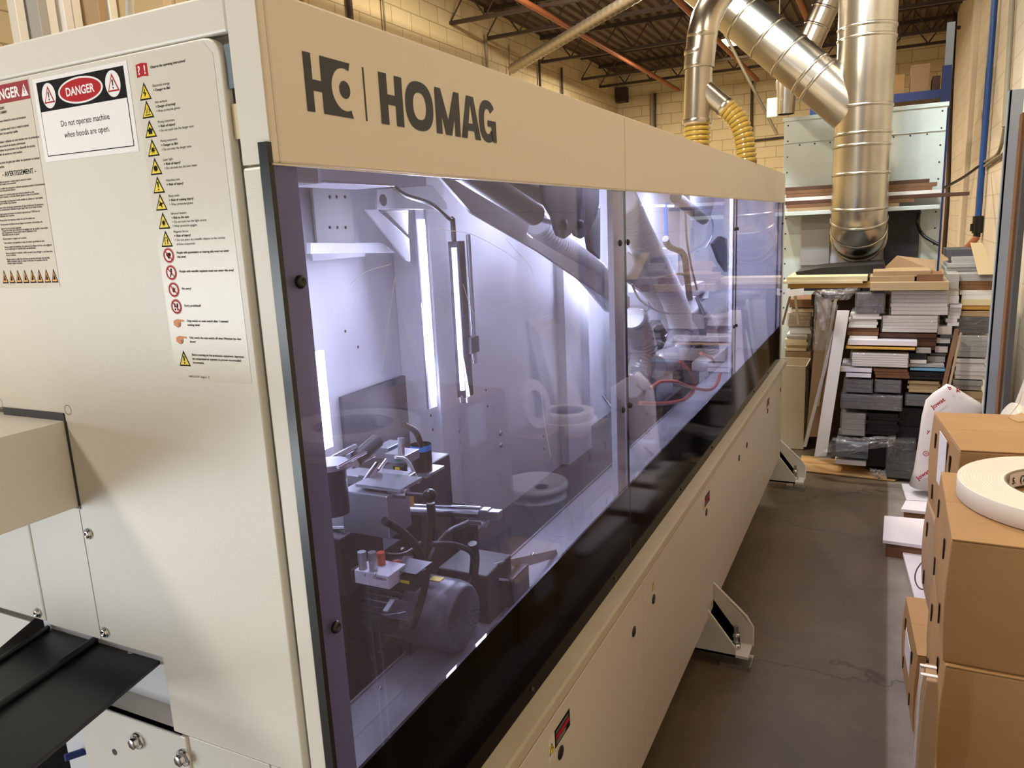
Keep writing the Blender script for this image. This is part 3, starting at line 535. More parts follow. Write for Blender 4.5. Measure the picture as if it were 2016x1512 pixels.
for i, (kd, zc, tx) in enumerate(rows):
    cx = -.1690 + .0052 * (i / 16.0) ** 1.5
    if kd == 'book':
        s.flat([ep(cx - .009, zc - .007), ep(cx, zc - .006), ep(cx, zc + .0075), ep(cx - .009, zc + .0065)], 'red'); s.flat([ep(cx, zc - .006), ep(cx + .009, zc - .007), ep(cx + .009, zc + .0065), ep(cx, zc + .0075)], 'red')
        s.text('?', ep(cx - .0045, zc - .004, .0009), X, Z, .009, 'sign', bold=.03, center=True); s.text('!', ep(cx + .0045, zc - .004, .0009), X, Z, .009, 'sign', bold=.03, center=True)
    elif kd == 'w':
        warn(s, cx, zc, .0185, .0185, 'yel', .0007, 'ink', .78); l = .0016; b = zc - .0025
        if i == 1: s.flat([ep(cx - .001, b - .004, l), ep(cx + .0025, b + .001, l), ep(cx - .0003, b + .0008, l), ep(cx + .001, b + .006, l), ep(cx - .0028, b - .0002, l), ep(cx - .0004, b, l)], 'ink')
        elif i == 2:
            for q in (-.0025, 0, .0025): s.flat([ep(cx + q, b - .002, l), ep(cx + q + .0006, b - .002, l), ep(cx + q + .0012, b + .001, l), ep(cx + q + .0004, b + .004, l), ep(cx + q, b + .004, l), ep(cx + q + .0006, b + .001, l)], 'ink')
            s.flat([ep(cx - .004, b - .0038, l), ep(cx + .004, b - .0038, l), ep(cx + .004, b - .003, l), ep(cx - .004, b - .003, l)], 'ink')
        elif i in (6, 16): bang(s, cx, b + .0005, .0125, 'ink', l)
        elif i == 9:
            s.ring(ep(cx, b + .0015, l), X, Z, .0018, .0026, 'ink', 20); s.flat([ep(cx - .0026, b - .004, l), ep(cx - .0018, b - .004, l), ep(cx - .0018, b + .0015, l), ep(cx - .0026, b + .0015, l)], 'ink'); s.flat([ep(cx + .0018, b - .004, l), ep(cx + .0026, b - .004, l), ep(cx + .0026, b + .0015, l), ep(cx + .0018, b + .0015, l)], 'ink'); s.disc(ep(cx, b - .0015, l + .0001), X, Z, .0017, 'yel', 12)
        else:
            npt = {3: 5, 4: 8, 5: 16, 7: 4, 8: 12}[i]; ri = {3: .003, 4: .0016, 5: .0026, 7: .0016, 8: .0015}[i]; ro = {3: .0042, 4: .0046, 5: .0036, 7: .0045, 8: .0042}[i]
            s.flat([ep(cx + (ro if k % 2 == 0 else ri) * math.cos(math.pi * k / npt + .4), b + (ro if k % 2 == 0 else ri) * math.sin(math.pi * k / npt + .4), l) for k in range(2 * npt)], 'ink')
    elif kd == 'p':
        s.disc(ep(cx, zc, .0007), X, Z, .0088, 'red', 30); s.disc(ep(cx, zc, .0009), X, Z, .0083, 'sign', 30); s.ring(ep(cx, zc, .0012), X, Z, .0062, .0080, 'red', 30)
        g = i - 10; l = .0011
        if g == 0: s.disc(ep(cx - .0016, zc + .001, l), X, Z, .0022, 'ink'); s.disc(ep(cx + .0016, zc + .001, l), X, Z, .0022, 'ink'); s.flat([ep(cx - .0036, zc + .0005, l), ep(cx, zc - .0045, l), ep(cx + .0036, zc + .0005, l)], 'ink')
        elif g == 1: s.disc(ep(cx + .0005, zc + .0035, l), X, Z, .0014, 'ink'); s.flat([ep(cx - .0026, zc - .005, l), ep(cx - .0012, zc - .005, l), ep(cx + .0022, zc + .002, l), ep(cx - .0005, zc + .0022, l)], 'ink')
        elif g == 2:
            s.disc(ep(cx, zc - .001, l), X, Z, .0022, 'ink', 14)
            for q in range(5): a_ = math.radians(40 + q * 25); s.flat([ep(cx + .001 * math.cos(a_ + 1.5), zc - .001 + .001 * math.sin(a_ + 1.5), l), ep(cx + .001 * math.cos(a_ - 1.5), zc - .001 + .001 * math.sin(a_ - 1.5), l), ep(cx + .0048 * math.cos(a_), zc - .001 + .0048 * math.sin(a_), l)], 'ink')
        else:
            for q in (-.002, .002): s.disc(ep(cx + q, zc + .0015, l), X, Z, .0013, 'ink', 14, .0026); s.disc(ep(cx + q, zc - .0032, l), X, Z, .0012, 'ink', 14, .0013)
        d = .0046; s.flat([ep(cx - d - .0005, zc + d - .0005, .0013), ep(cx - d + .0005, zc + d + .0005, .0013), ep(cx + d + .0005, zc - d + .0005, .0013), ep(cx + d - .0005, zc - d - .0005, .0013)], 'red')
    else:
        s.disc(ep(cx - .002, zc - .0005, .0007), X, Z, .0052, 'ink', 20, .0048); s.disc(ep(cx - .002, zc - .0005, .0009), X, Z, .0048, 'skin', 20, .0044)
        s.flat([ep(cx - .002, zc + .0015, .001), ep(cx + .0088, zc + .0015, .001), ep(cx + .0088, zc + .0036, .001), ep(cx - .002, zc + .0044, .001)], 'skin')
        s.flat([ep(cx - .0085, zc - .0025, .001), ep(cx - .005, zc - .004, .001), ep(cx - .005, zc + .0035, .001), ep(cx - .0085, zc + .0025, .001)], 'skin')
        for q in range(3): s.flat([ep(cx - .001, zc - .0008 - q * .0014, .0013), ep(cx + .0022, zc - .0008 - q * .0014, .0013), ep(cx + .0022, zc - .0004 - q * .0014, .0013), ep(cx - .001, zc - .0004 - q * .0014, .0013)], 'ink')
    zz = zc + {1: 0, 2: .0015, 3: .0035, 4: .0048}[len(tx)]
    if kd == 'w' and i < 16: zz += .001
    for t_ in tx:
        bo = t_.startswith('*'); t_ = t_.lstrip('*'); ind = .0007 * (len(t_) - len(t_.lstrip()))
        s.text(t_.strip(), ep(cx + .0125 + ind + .001, zz, .0009), X, Z, .0027, 'ink', w=.00152 * len(t_.strip()) if len(t_) > 12 else None, bold=.016 if bo else 0); zz -= .0046
s.text('4-005-55-0714  Englisch  17', ep(-.1605, 1.5565, .0009), X, Z, .0026, 'ink', w=.034)
s.build('pictogram_label', door)
# ---------- infeed table and bracket under the door
pz = 1.118
s = MB(); s.prism([pt(2, pz, 312, 1300) + Vector((0, .12, 0)), pt(2, pz, 330, 1288), pt(2, pz, 60, 1512), pt(2, pz, -200, 1728), pt(2, pz, -500, 1400), pt(2, pz, -40, 1308), pt(2, pz, 100, 1190), pt(2, pz, 130, 1180)], (0, 0, -.006), 'blackm')
s.build('infeed_plate', MA, .001)
a, b = pt(2, pz + .004, -20, 1402), pt(2, pz + .004, 190, 1258); MB().cyl(a, b, .006, 'blackm', 10).build('plate_rib', MA)
a, b = pt(2, pz + .004, -20, 1312), pt(2, pz + .004, 95, 1235); MB().cyl(a, b, .004, 'blackm', 10).build('plate_rib', MA)
q = pt(2, pz + .0005, 260, 1283); MB().disc(q, X, Y, .006, 'steel').build('plate_rivet', MA)
MB().box(-1.3, .06, 1.0, -.28, .12, 1.105, 'cream').box(-1.39, .125, .2, -.305, .14, 1.10, 'blackm').build('infeed_beam', MA, .002)
q = pt(1, .058, 284, 1391); b_ = bolt(MA, q, -Y, .013, 'frame_bolt', hexed=True); MB().cyl(q, q - Y * .03, .005, 'steel', 12).build('bolt_stud', b_)
xl_ = pt(1, 0, 168, 1480).x
MB().box(xl_, .0, .85, -.262, .012, pt(1, 0, 330, 1440).z, 'cream').box(xl_, .0, pt(1, 0, 330, 1440).z - .004, -.27, .06, pt(1, 0, 330, 1440).z, 'cream').build('lower_bracket', MA, .002)
for a in ((271, 1458), (362, 1491)): bolt(MA, pt(1, -.001, *a), -Y, .0125, 'frame_bolt', hexed=True)
MB().disc(pt(1, -.0007, 225, 1481), X, Z, .005, 'dark').build('bracket_hole', MA)
q = pt(1, .02, 128, 1492); MB().cyl(q, q + Vector((.012, .03, -.004)), .006, 'bluep2', 16).cyl(q + Vector((.011, .028, -.004)), q + Vector((.02, .04, -.01)), .004, 'bluep', 12).build('air_fitting', MA)
# ---------- interior shell
XI = -.62
inn = MB().box(XI - .02, .1, .4, XI, YE - .05, ZT - .035, 'white_in').build('inner_back_wall', MA)
ldg = mat('ledge_paint', '#a3a3a8', .4, var=.1, vscale=4)
MB().box(-.245, .014, .885, -.008, YE - .04, .902, ldg).box(-.243, .014, .902, -.240, YE - .04, .907, ldg).build('inner_ledge', MA)
MB().box(-.18, .014, .9022, -.1785, YE - .1, .9026, 'bgrey').build('ledge_seam', MA)
MB().box(XI, .1, .45, -.245, YE - .05, .50, 'dark').box(-.262, .05, .45, -.246, YE - .05, .89, 'dark').build('inner_floor', MA)
MB().box(XI, .05, ZT - .035, -.014, YE - .05, ZT - .0125, 'dark').build('inner_ceiling', MA)  # dark grey puts the hood's shade into the ceiling colour
MB().box(XI, .045, .45, -.30, .06, ZT - .036, 'white_in').build('near_bulkhead', MA)
MB().box(XI, YE - .06, .45, -.03, YE - .045, ZT - .036, 'white_in').build('far_bulkhead', MA)
for p_ in ((740, 1446),): q = pt(2, .902, 748, 1355); bolt(MA, q, Z, .005, 'ledge_bolt')
# wall panels in the first bay
def wpan(px0, py0, px1, py1, x, name, mt='white_in', th=.006):
    a = pt(0, x, px0, py0); b = pt(0, x, px1, py1); return MB().box(x - th, a.y, a.z, x, b.y, b.z, mt).build(name, MA, .002)
wpan(612, 352, 700, 480, XI + .02, 'upper_wall_plate', 'bgrey'); wpan(612, 486, 720, 505, XI + .03, 'shelf_strip')
for a in ((650, 388), (663, 388), (680, 388), (650, 448), (665, 448), (681, 448), (795, 518), (810, 652), (680, 652), (705, 683), (878, 823), (882, 847)):
    q = pt(0, XI + .021, *a); MB().lathe(q, X, [(.004, 0), (.003, .001), (1e-4, .001)], 'black', 10).build('wall_hole', MA)
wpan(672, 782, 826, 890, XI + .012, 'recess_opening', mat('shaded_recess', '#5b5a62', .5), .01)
a = pt(0, -.5, 876, 400); a2 = pt(0, -.5, 905, 400)
MB().box(-.62, a.y - .09, .5, -.5, a.y, ZT - .036, 'white_in').build('inner_column', MA, .003)
MB().box(-.62, a.y, .5, -.53, 2.3, ZT - .036, 'white_in').box(-.53, 2.0, .5, -.50, 2.25, ZT - .036, 'white_in').build('inner_column_panel', MA)
for a_ in ((902, 848), (903, 870), (985, 853), (986, 876)): bolt(MA, pt(0, -.529, *a_), X, .009, 'panel_bolt')
for a_ in ((1070, 859), (1071, 884), (957, 768), (960, 800), (848, 818), (852, 846)): q = pt(0, -.529, *a_); MB().lathe(q, X, [(.004, 0), (.003, .001), (1e-4, .001)], 'black', 10).build('wall_hole', MA)
# bracket plate with round hole and gusset
x_ = -.45
def pl(pts, x, th, mt, name, bev=.001): return MB().prism([pt(0, x, *p) for p in pts], (-th, 0, 0), mt).build(name, MA, bev)
g_ = pl([(742, 372), (852, 365), (880, 400), (880, 412), (742, 412)], x_, .006, 'white_in', 'wall_bracket')
MB().disc(pt(0, x_ + .001, 755, 394), Y, Z, .013, 'dark').build('bracket_hole', g_)
pl([(720, 412), (742, 412), (806, 470), (808, 515), (800, 512)], x_ - .03, .006, 'white_in', 'bracket_gusset')
pl([(757, 414), (804, 414), (804, 462)], x_ - .031, .003, 'bgrey', 'gusset_opening')
pl([(612, 478), (752, 478), (778, 497), (612, 500)], x_ - .04, .012, 'white_in', 'shelf_bracket')
# lamp housing under the hood
a, b = pt(0, -.25, 634, 364), pt(0, -.25, 774, 364); MB().box(-.33, a.y, b.z, -.25, b.y, b.z + .05, 'wpanel').box(-.335, a.y, b.z - .003, -.245, b.y, b.z, 'wpanel').build('lamp_housing', MA, .002)
b = pt(0, -.12, 630, 362); MB().box(-.16, .10, b.z, -.12, b.y, b.z + .06, 'bgrey').build('cable_box', MA, .003)
# emissive strips standing in for reflections (column, low left), tube light on its arm
a, b = pt(0, -.49, 838, 408), pt(0, -.49, 871, 775)
yy = a.y
st_y = yy
l1 = MB().box(-.497, yy - .022, b.z, -.49, yy - .008, a.z - .03, 'led').build('glow_strip', MA)
MB().box(-.503, yy - .04, b.z - .03, -.497, yy, a.z, 'alu').build('strip_housing', l1)
a, b = pt(0, -.38, 888, 488), pt(0, -.38, 905, 768)
yy = (a.y + b.y) / 2
tl_y = yy
tl = MB().cyl((-.372, yy, a.z), (-.372, yy, b.z), .0058, 'led', 14).build('tube_light', MA)
MB().box(-.39, yy + .004, b.z - .02, -.365, yy + .042, a.z + .015, 'gun').cyl((-.378, yy + .012, a.z + .01), (-.378, yy + .012, a.z + .07), .007, 'black', 12).cyl((-.378, yy + .012, b.z - .035), (-.378, yy + .012, b.z - .015), .009, 'alu', 12).build('tube_housing', tl)
MB().cyl((-.36, yy + .052, a.z + .03), (-.36, yy + .052, b.z + .06), .006, 'alu', 10).box(-.385, yy + .02, b.z + .09, -.35, yy + .06, b.z + .13, 'gun').build('mounting_rod', tl)
MB().tube(spline([pt(0, -.378, 772, 366), pt(0, -.378, 800, 385), pt(0, -.378, 850, 402), pt(0, -.378, 884, 430), Vector((-.378, yy + .012, a.z + .07))], 8), .005, 'black', 8).build('tube_cable', tl)
a, b = pt(0, -.52, 634, 690), pt(0, -.52, 648, 880)
MB().box(-.53, a.y - .03, b.z, -.515, a.y + .0, a.z, 'led').build('glow_strip', MA)
q = pt(0, -.35, 1062, 445); MB().obox(q - Vector((.0, .03, .03)), (0, .06, -.02), (0, .02, .055), (-.02, 0, 0), 'led').build('block_light', MA)
yc = tl  # lights that these lamps and glow strips give
IC = (.86, .90, 1)
area('inner_lamp_light', (-.355, tl_y - .012, 1.5), (-.1, tl_y - .5, 1.4), .03, 4, IC, .45)
area('inner_lamp_light', (-.485, st_y - .03, 1.5), (-.3, st_y - .6, 1.4), .03, 2.8, IC, .6)
hy = (pt(0, -.25, 634, 364).y + pt(0, -.25, 774, 364).y) / 2
area('inner_lamp_light', (-.29, hy, 1.745), (-.34, hy + .1, 1.0), .05, 3.2, IC, .3)
area('inner_bay_fill', (-.24, 1.45, 1.905), (-.3, 1.5, 1.0), .04, 3.6, IC, .4)  # fill lights added over the bays, hidden above the hood edge
area('inner_bay_fill', (-.24, 2.35, 1.905), (-.3, 2.35, 1.0), .04, 36, IC, .45)
area('inner_bay_fill', (-.24, 3.55, 1.905), (-.3, 3.55, 1.0), .04, 14, IC, .45)
# sloping hood stiffener and gas spring
pl([(868, 350), (960, 350), (1048, 420), (1037, 462), (1183, 543), (1240, 585), (1240, 618), (1060, 495), (930, 420)], -.30, .008, 'bgrey', 'sloping_stiffener')
gs = MB().cyl(pt(0, -.13, 905, 328), pt(0, -.13, 1052, 422), .025, 'dark', 18).build('gas_spring', MA); MB().cyl(pt(0, -.13, 1046, 427), pt(0, -.13, 1112, 446), .006, 'chrome', 12).build('piston_rod', gs)
gs = MB().cyl(pt(0, -.22, 960, 322), pt(0, -.22, 1100, 400), .024, 'dark', 18).build('gas_spring', MA)
for x_, dx in ((-.10, 0), (-.155, 33)):
    h_ = pl([(1067 + dx, 360), (1070 + dx, 395), (1088 + dx, 425), (1094 + dx, 450), (1100 + dx, 464), (1112 + dx, 470), (1124 + dx, 462), (1130 + dx, 448), (1142 + dx, 425), (1147 + dx, 400), (1147 + dx, 365)], x_, .008, 'gun', 'hinge_plate')
    q = pt(0, x_ + .001, 1108 + dx, 442); MB().lathe(q, X, [(.012, 0), (.012, .008), (1e-4, .010)], 'dark', 18).build('hinge_bolt', h_); MB().disc(pt(0, x_ + .0008, 1111 + dx, 455), Y, Z, .004, 'led').build('hinge_slot', h_) if False else None
pl([(1160, 460), (1176, 415), (1182, 410), (1182, 510), (1165, 490)], -.3, .02, 'dark', 'side_bracket')
h_ = MB(); ribbed(h_, [pt(0, -.33, 1058, 440), pt(0, -.33, 1095, 478), pt(0, -.33, 1140, 510), pt(0, -.33, 1185, 548), pt(0, -.33, 1225, 620)], .036, 'hose_w', .018, .16, 16, 'bgrey'); h_.build('suction_hose', MA)
h_ = MB(); ribbed(h_, [pt(0, -.42, 1060, 445), pt(0, -.42, 1100, 500), pt(0, -.42, 1150, 540), pt(0, -.42, 1200, 600)], .03, 'hose_w', .016, .16, 16, 'bgrey'); h_.build('suction_hose', MA)
# motor with fan cover facing the window
mc = pt(0, -.13, 915, 1216); R0 = .069
mo = bpy.data.objects.new('drive_motor', None); COL.objects.link(mo); mo.parent = MA; mo.location = mc
fc = MB().lathe(mc + Vector((-.11, 0, 0)), X, [(R0 * .93, 0), (R0, .004), (R0, .085), (R0 * .97, .098), (R0 * .90, .107), (R0 * .86, .110), (1e-4, .110)], mat('grey_motor_paint', '#7b7c83', .38, .5, bump=.1), 48)
fc.build('fan_cover', mo)
gr = MB()
for rr, nn in ((.016, 8), (.0235, 14), (.031, 20), (.0385, 26), (.046, 32), (.0535, 38)):
    for k in range(nn):
        a_ = 2 * math.pi * k / nn + rr * 40; gr.disc(mc + Vector((.0006, rr * math.cos(a_), rr * math.sin(a_))), Y, Z, .0031, 'black', 8)
gr.disc(mc + Vector((.0006, 0, 0)), Y, Z, .012, 'gun', 20); gr.build('vent_grille', mo)
fn = MB()
for k in range(36):
    a_ = 2 * math.pi * k / 36; d = Vector((0, math.cos(a_), math.sin(a_))); n_ = Vector((0, -math.sin(a_), math.cos(a_))) * .0012
    o = mc + Vector((-.27, 0, 0)) + d * R0 * .75; fn.obox(o - n_, (.155, 0, 0), d * R0 * .2, n_ * 2, 'alu')
fn.cyl(mc + Vector((-.28, 0, 0)), mc + Vector((-.105, 0, 0)), R0 * .78, 'gun', 32); fn.build('finned_housing', mo)
tb = MB().box(mc.x - .24, mc.y - .035, mc.z + R0 * .8, mc.x - .13, mc.y + .035, mc.z + R0 + .025, 'gun'); tb.build('terminal_box', mo, .003)
q = mc + Vector((-.06, .0, R0)); MB().box(q.x - .012, q.y - .006, q.z - .002, q.x + .012, q.y + .012, q.z + .0008, 'yel').build('motor_sticker', mo)
MB().box(mc.x - .24, mc.y - .05, .902, mc.x - .10, mc.y + .05, mc.z - R0 * .6, 'dark').build('motor_foot', mo)
# pneumatic cylinder pointing at the window
a, b = pt(0, -.42, 742, 1001), pt(0, -.12, 948, 1012)
pc = bpy.data.objects.new('air_cylinder', None); COL.objects.link(pc); pc.parent = MA; pc.location = b
d = (b - a).normalized(); MB().cyl(a, b, .0105, 'steel', 20).build('barrel', pc); MB().cyl(a + Z * .012, b + Z * .012, .004, 'chrome', 12).build('tie_rod', pc)
MB().obox(b - Vector((.0, .010, .010)), d * .022, (0, .02, 0), (0, 0, .022), 'alu').obox(b + d * .02 - Vector((.0, .009, .009)), d * .03, (0, .018, 0), (0, 0, .018), 'alu').build('end_clevis', pc, .002)
MB().obox(a - Vector((.0, .014, .014)), d * .03, (0, .026, 0), (0, 0, .026), 'gun').build('end_cap', pc, .002)
q = b - Z * .016; MB().cyl(q - d * .03, q + d * .008, .0075, 'alu', 14).lathe(q + Vector((.004, -.004, 0)), X, [(.008, 0), (.008, .008), (.004, .009), (1e-4, .007)], 'steel', 16).build('air_elbow', pc)
# bearing block, rods, ball knob
def pbox(px0, py0, px1, py1, x, dx, mt, name, bev=.001, par=None):
    a = pt(0, x, px0, py0); b = pt(0, x, px1, py1); return MB().box(x - dx, min(a.y, b.y), min(a.z, b.z), x, max(a.y, b.y), max(a.z, b.z), mt).build(name, par or MA, bev)
def ybox(px0, py0, px1, py1, y, dy, mt, name, bev=.001, par=None):
    a = pt(1, y, px0, py0); b = pt(1, y, px1, py1); return MB().box(a.x, y, min(a.z, b.z), b.x, y + dy, max(a.z, b.z), mt).build(name, par or MA, bev)
YB_ = .40
bb = ybox(669, 966, 768, 1062, YB_, .07, 'alu', 'bearing_block', .002)
c0 = pt(1, YB_, 690, 964); c1 = pt(1, YB_, 778, 964); MB().box(c0.x, YB_ + .015, c0.z, c1.x, YB_ + .085, c0.z + .006, 'steel').build('block_cap', bb)
for py in (923, 968, 1010, 1040): q = pt(1, YB_ + .03, 640, py); q2 = pt(1, YB_ + .03, 680, py); MB().cyl(q, q2, .004, 'steel', 10).build('guide_rod', MA)
ybox(705, 935, 790, 951, YB_ + .10, .05, 'alu', 'slide_plate'); ybox(640, 930, 735, 960, YB_ + .12, .05, 'steel', 'slide_plate')
ybox(757, 893, 800, 915, YB_ + .18, .05, 'alu', 'slide_block'); ybox(735, 880, 765, 905, YB_ + .22, .06, 'alu', 'slide_block'); ybox(773, 917, 792, 938, YB_ + .16, .02, 'blackm', 'sensor_body'); ybox(777, 920, 787, 928, YB_ + .158, .002, 'yel', 'yellow_label')
ybox(795, 975, 810, 998, YB_ + .12, .01, 'ora', 'orange_warning_label', 0); ybox(700, 1085, 745, 1122, YB_ + .1, .08, 'gun', 'gear_housing')
k0 = pt(0, -.2, 768, 970); k1 = pt(0, -.12, 846, 976); kn = MB().cyl(k0, k0.lerp(k1, .45), .009, 'steel', 16).cyl(k0, k1, .0035, 'gun', 10).build('clamp_lever', MA); MB().ball(k1, .0125, 'black').build('ball_knob', kn)
for a_, b_, r in (((790, 862), (790, 895), .007), ((640, 912), (700, 880), .006), ((700, 905), (742, 868), .014), ((668, 925), (735, 895), .006), ((720, 950), (745, 915), .008), ((700, 915), (690, 895), .01)):
    MB().cyl(pt(0, -.27, *a_), pt(0, -.27, *b_), r, 'steel' if r < .012 else 'dark', 14).build('guide_rod', MA)
MB().tube(spline([pt(0, -.24, 778, 900), pt(0, -.24, 800, 905), pt(0, -.24, 815, 930), pt(0, -.24, 824, 950)], 8), .003, 'sign', 8).build('sensor_cable', MA)
q = pt(0, -.24, 785, 902); MB().obox(q, (0, .02, -.002), (0, 0, -.008), (-.01, 0, 0), 'green').build('sensor_plug', MA, .001)
q = pt(0, -.3, 832, 925); cap = MB().cyl(q, q + Z * .052, .022, 'black', 28).build('suction_port', MA); MB().cyl(q + Z * .052, q + Z * .057, .0225, 'blue', 28).cyl(q + Z * .045, q + Z * .057, .0226, 'blue', 28).build('blue_ring', cap)
MB().box(q.x - .04, q.y - .03, q.z - .006, q.x + .03, q.y + .04, q.z, 'alu').box(q.x - .03, q.y - .02, q.z - .25, q.x + .0, q.y + .03, q.z - .006, 'dark').build('port_plate', MA)
q = pt(0, -.25, 650, 920); MB().cyl(q, q + Z * .01, .03, 'alu', 28).cyl(q - Z * .08, q, .026, 'gun', 24).build('adjusting_wheel', MA)
for (a_, b_, r) in (((665, 920), (720, 890), .003), ((745, 925), (760, 905), .003)): MB().cyl(pt(0, -.2, *a_), pt(0, -.2, *b_), r, 'chrome', 8).build('clamp_lever', MA)
# dark machine bodies low in the first bay
pbox(668, 1062, 760, 1120, -.30, .12, 'dark', 'gear_housing', .003); pbox(800, 940, 905, 1180, -.36, .1, 'dark', 'carriage_body', .004); pbox(672, 1165, 822, 1345, -.33, .2, 'blackm', 'gear_housing', .006)
pbox(905, 1020, 945, 1090, -.42, .1, 'dark', 'gear_housing', .003); pbox(958, 1135, 1012, 1195, -.14, .12, 'dark', 'valve_body', .004); pbox(1010, 1140, 1045, 1180, -.12, .1, 'gun', 'valve_body', .004)
yv = .31
vb = ybox(697, 1122, 767, 1161, yv, .05, 'wpanel', 'valve_block'); ybox(690, 1122, 697, 1160, yv + .004, .05, 'dark', 'valve_end', .001, vb); a = pt(1, yv - .0006, 760, 1139)
MB().text('AVENTICS', a, -X, -Z, .0048, 'ink', w=.026, bold=.01).build('valve_lettering', vb)
for a_ in ((718, 1131), (738, 1131)): bolt(vb, pt(1, yv - .0006, *a_), -Y, .003, 'valve_bolt')
vb = ybox(768, 1130, 817, 1166, yv + .03, .04, 'blackm', 'valve_block'); ybox(788, 1141, 806, 1150, yv + .0295, .0005, 'yel', 'yellow_label', 0, vb); ybox(772, 1122, 819, 1131, yv + .03, .05, 'gun', 'valve_top', .001, vb)
for a_ in (715, 735, 752): q = pt(0, -.17, a_, 1120); MB().cyl(q, q + Z * .03, .007, 'alu' if a_ != 752 else 'orange', 12).build('tube_fitting', MA)
MB().tube(spline([pt(0, -.17, 772, 1110), pt(0, -.17, 785, 1108), pt(0, -.17, 798, 1118), pt(0, -.17, 806, 1130)], 8), .006, 'orange', 10).build('orange_elbow', MA)
pl([(785, 1118), (798, 1095), (812, 1097), (812, 1125)], -.2, .004, 'white_in', 'corner_plate')
pl([(762, 1205), (778, 1180), (803, 1184), (804, 1196), (795, 1202)], -.12, .01, 'alu', 'cover_plate'); pl([(758, 1212), (800, 1204), (806, 1222), (775, 1218)], -.13, .01, 'alu', 'cover_plate')
for i, (ps, r) in enumerate((([(757, 1025), (790, 1045), (822, 1080), (838, 1130), (830, 1180), (812, 1235)], .007), ([(930, 1025), (880, 1050), (852, 1090), (840, 1140), (832, 1200), (812, 1235)], .006), ([(848, 990), (850, 1030), (845, 1100), (838, 1160)], .009),
                           ([(850, 1072), (890, 1072), (925, 1085), (935, 1110), (925, 1150)], .006), ([(755, 1092), (790, 1092), (815, 1080), (828, 1068)], .004), ([(795, 836), (818, 850), (830, 878)], .006), ([(930, 1070), (935, 1100), (930, 1150)], .01))):
    MB().tube(spline([pt(0, -.17 - .03 * (i % 3), *p) for p in ps], 8), r, 'rubber', 10).build('black_hose', MA)
# folded metal guard
pl([(975, 1110), (1002, 1102), (1095, 1082), (1100, 1096), (1048, 1112), (1020, 1116)], -.14, .004, 'bgrey', 'folded_guard', 0)
pl([(980, 1108), (1045, 1098), (1080, 1103), (1050, 1118), (1000, 1126), (982, 1120)], -.20, .003, 'wpanel', 'bright_guard', 0); pl([(985, 1138), (1010, 1141), (1012, 1145), (985, 1143)], -.13, .003, 'wpanel', 'bright_guard', 0)
q = pt(0, -.13, 1049, 1092); bolt(MA, q, Z, .006, 'guard_bolt')
# ---------- second and third bay
def hose(ps, r, mt='hose_g', pitch=.02, name='suction_hose', amp=.1):
    h = MB(); ribbed(h, ps, r, mt, pitch, .16, 16, 'dark'); return h.build(name, MA)
hose([pt(0, -.20, 1225, 395), pt(0, -.20, 1262, 470), pt(0, -.20, 1300, 540), pt(0, -.20, 1330, 600), pt(0, -.20, 1340, 650), pt(0, -.20, 1325, 700), pt(0, -.20, 1290, 722)], .048)
hose([pt(0, -.26, 1225, 520), pt(0, -.26, 1262, 545), pt(0, -.26, 1300, 585), pt(0, -.26, 1330, 640)], .045)
hose([pt(0, -.17, 1245, 625), pt(0, -.17, 1262, 660), pt(0, -.17, 1268, 700), pt(0, -.17, 1255, 740), pt(0, -.17, 1240, 760)], .042)
hose([pt(0, -.30, 1360, 600), pt(0, -.30, 1390, 640), pt(0, -.30, 1400, 690)], .045, 'hose_w')
hose([pt(0, -.35, 1400, 640), pt(0, -.35, 1430, 600), pt(0, -.35, 1450, 585)], .04)
hose([pt(0, -.25, 1300, 735), pt(0, -.25, 1320, 700), pt(0, -.25, 1345, 670)], .035, 'hose_w')
for ps in ([(1338, 712), (1360, 735), (1366, 765), (1350, 785), (1310, 794), (1260, 794)], [(1280, 765), (1300, 752), (1330, 752), (1360, 762), (1395, 768), (1412, 755), (1418, 735)], [(1380, 696), (1400, 705), (1406, 715)]):
    MB().tube(spline([pt(0, -.13, *p) for p in ps], 10), .007, 'orange', 10).build('orange_tube', MA)
random.seed(3)
for i, (px0, py0, px1, py1, x, mt) in enumerate([(1258, 560, 1290, 590, -.4, 'white_in'), (1275, 575, 1312, 596, -.35, 'alu'), (1252, 760, 1290, 830, -.35, 'gun'), (1292, 745, 1325, 790, -.30, 'alu'), (1325, 660, 1432, 680, -.42, 'white_in'), (1345, 700, 1405, 740, -.35, 'gun'),
    (1312, 790, 1345, 820, -.28, 'dark'), (1366, 740, 1400, 770, -.3, 'gun'), (1351, 567, 1388, 575, -.30, 'wpanel'), (1353, 575, 1390, 590, -.32, 'alu'), (1396, 572, 1420, 576, -.25, 'chrome'), (1314, 490, 1335, 560, -.45, 'white_in'), (1405, 420, 1432, 560, -.5, 'bgrey'), (1300, 640, 1320, 700, -.35, 'dark'),
    (1415, 590, 1440, 720, -.45, 'white_in'), (1465, 600, 1480, 700, -.4, 'bgrey'), (1490, 560, 1505, 640, -.4, 'white_in'), (1395, 715, 1440, 728, -.25, 'bwhite'), (1246, 590, 1262, 640, -.5, 'gun'), (1380, 470, 1395, 600, -.5, 'gun')]):
    pbox(px0, py0, px1, py1, x, .05 + .04 * (i % 2), mt, ['trim_unit_body', 'guide_block', 'sensor_box', 'slide_plate'][i % 4])
for i in range(16):
    a = Vector((-.22 - random.random() * .2, 1.9 + random.random() * 1.6, 1.0 + random.random() * .3)); d = Vector((random.uniform(-.1, .1), random.uniform(-.2, .2), random.uniform(-.1, .1)))
    MB().cyl(a, a + d, random.choice((.005, .008, .012)), random.choice(('chrome', 'steel', 'gun')), 12).build('guide_rod', MA)
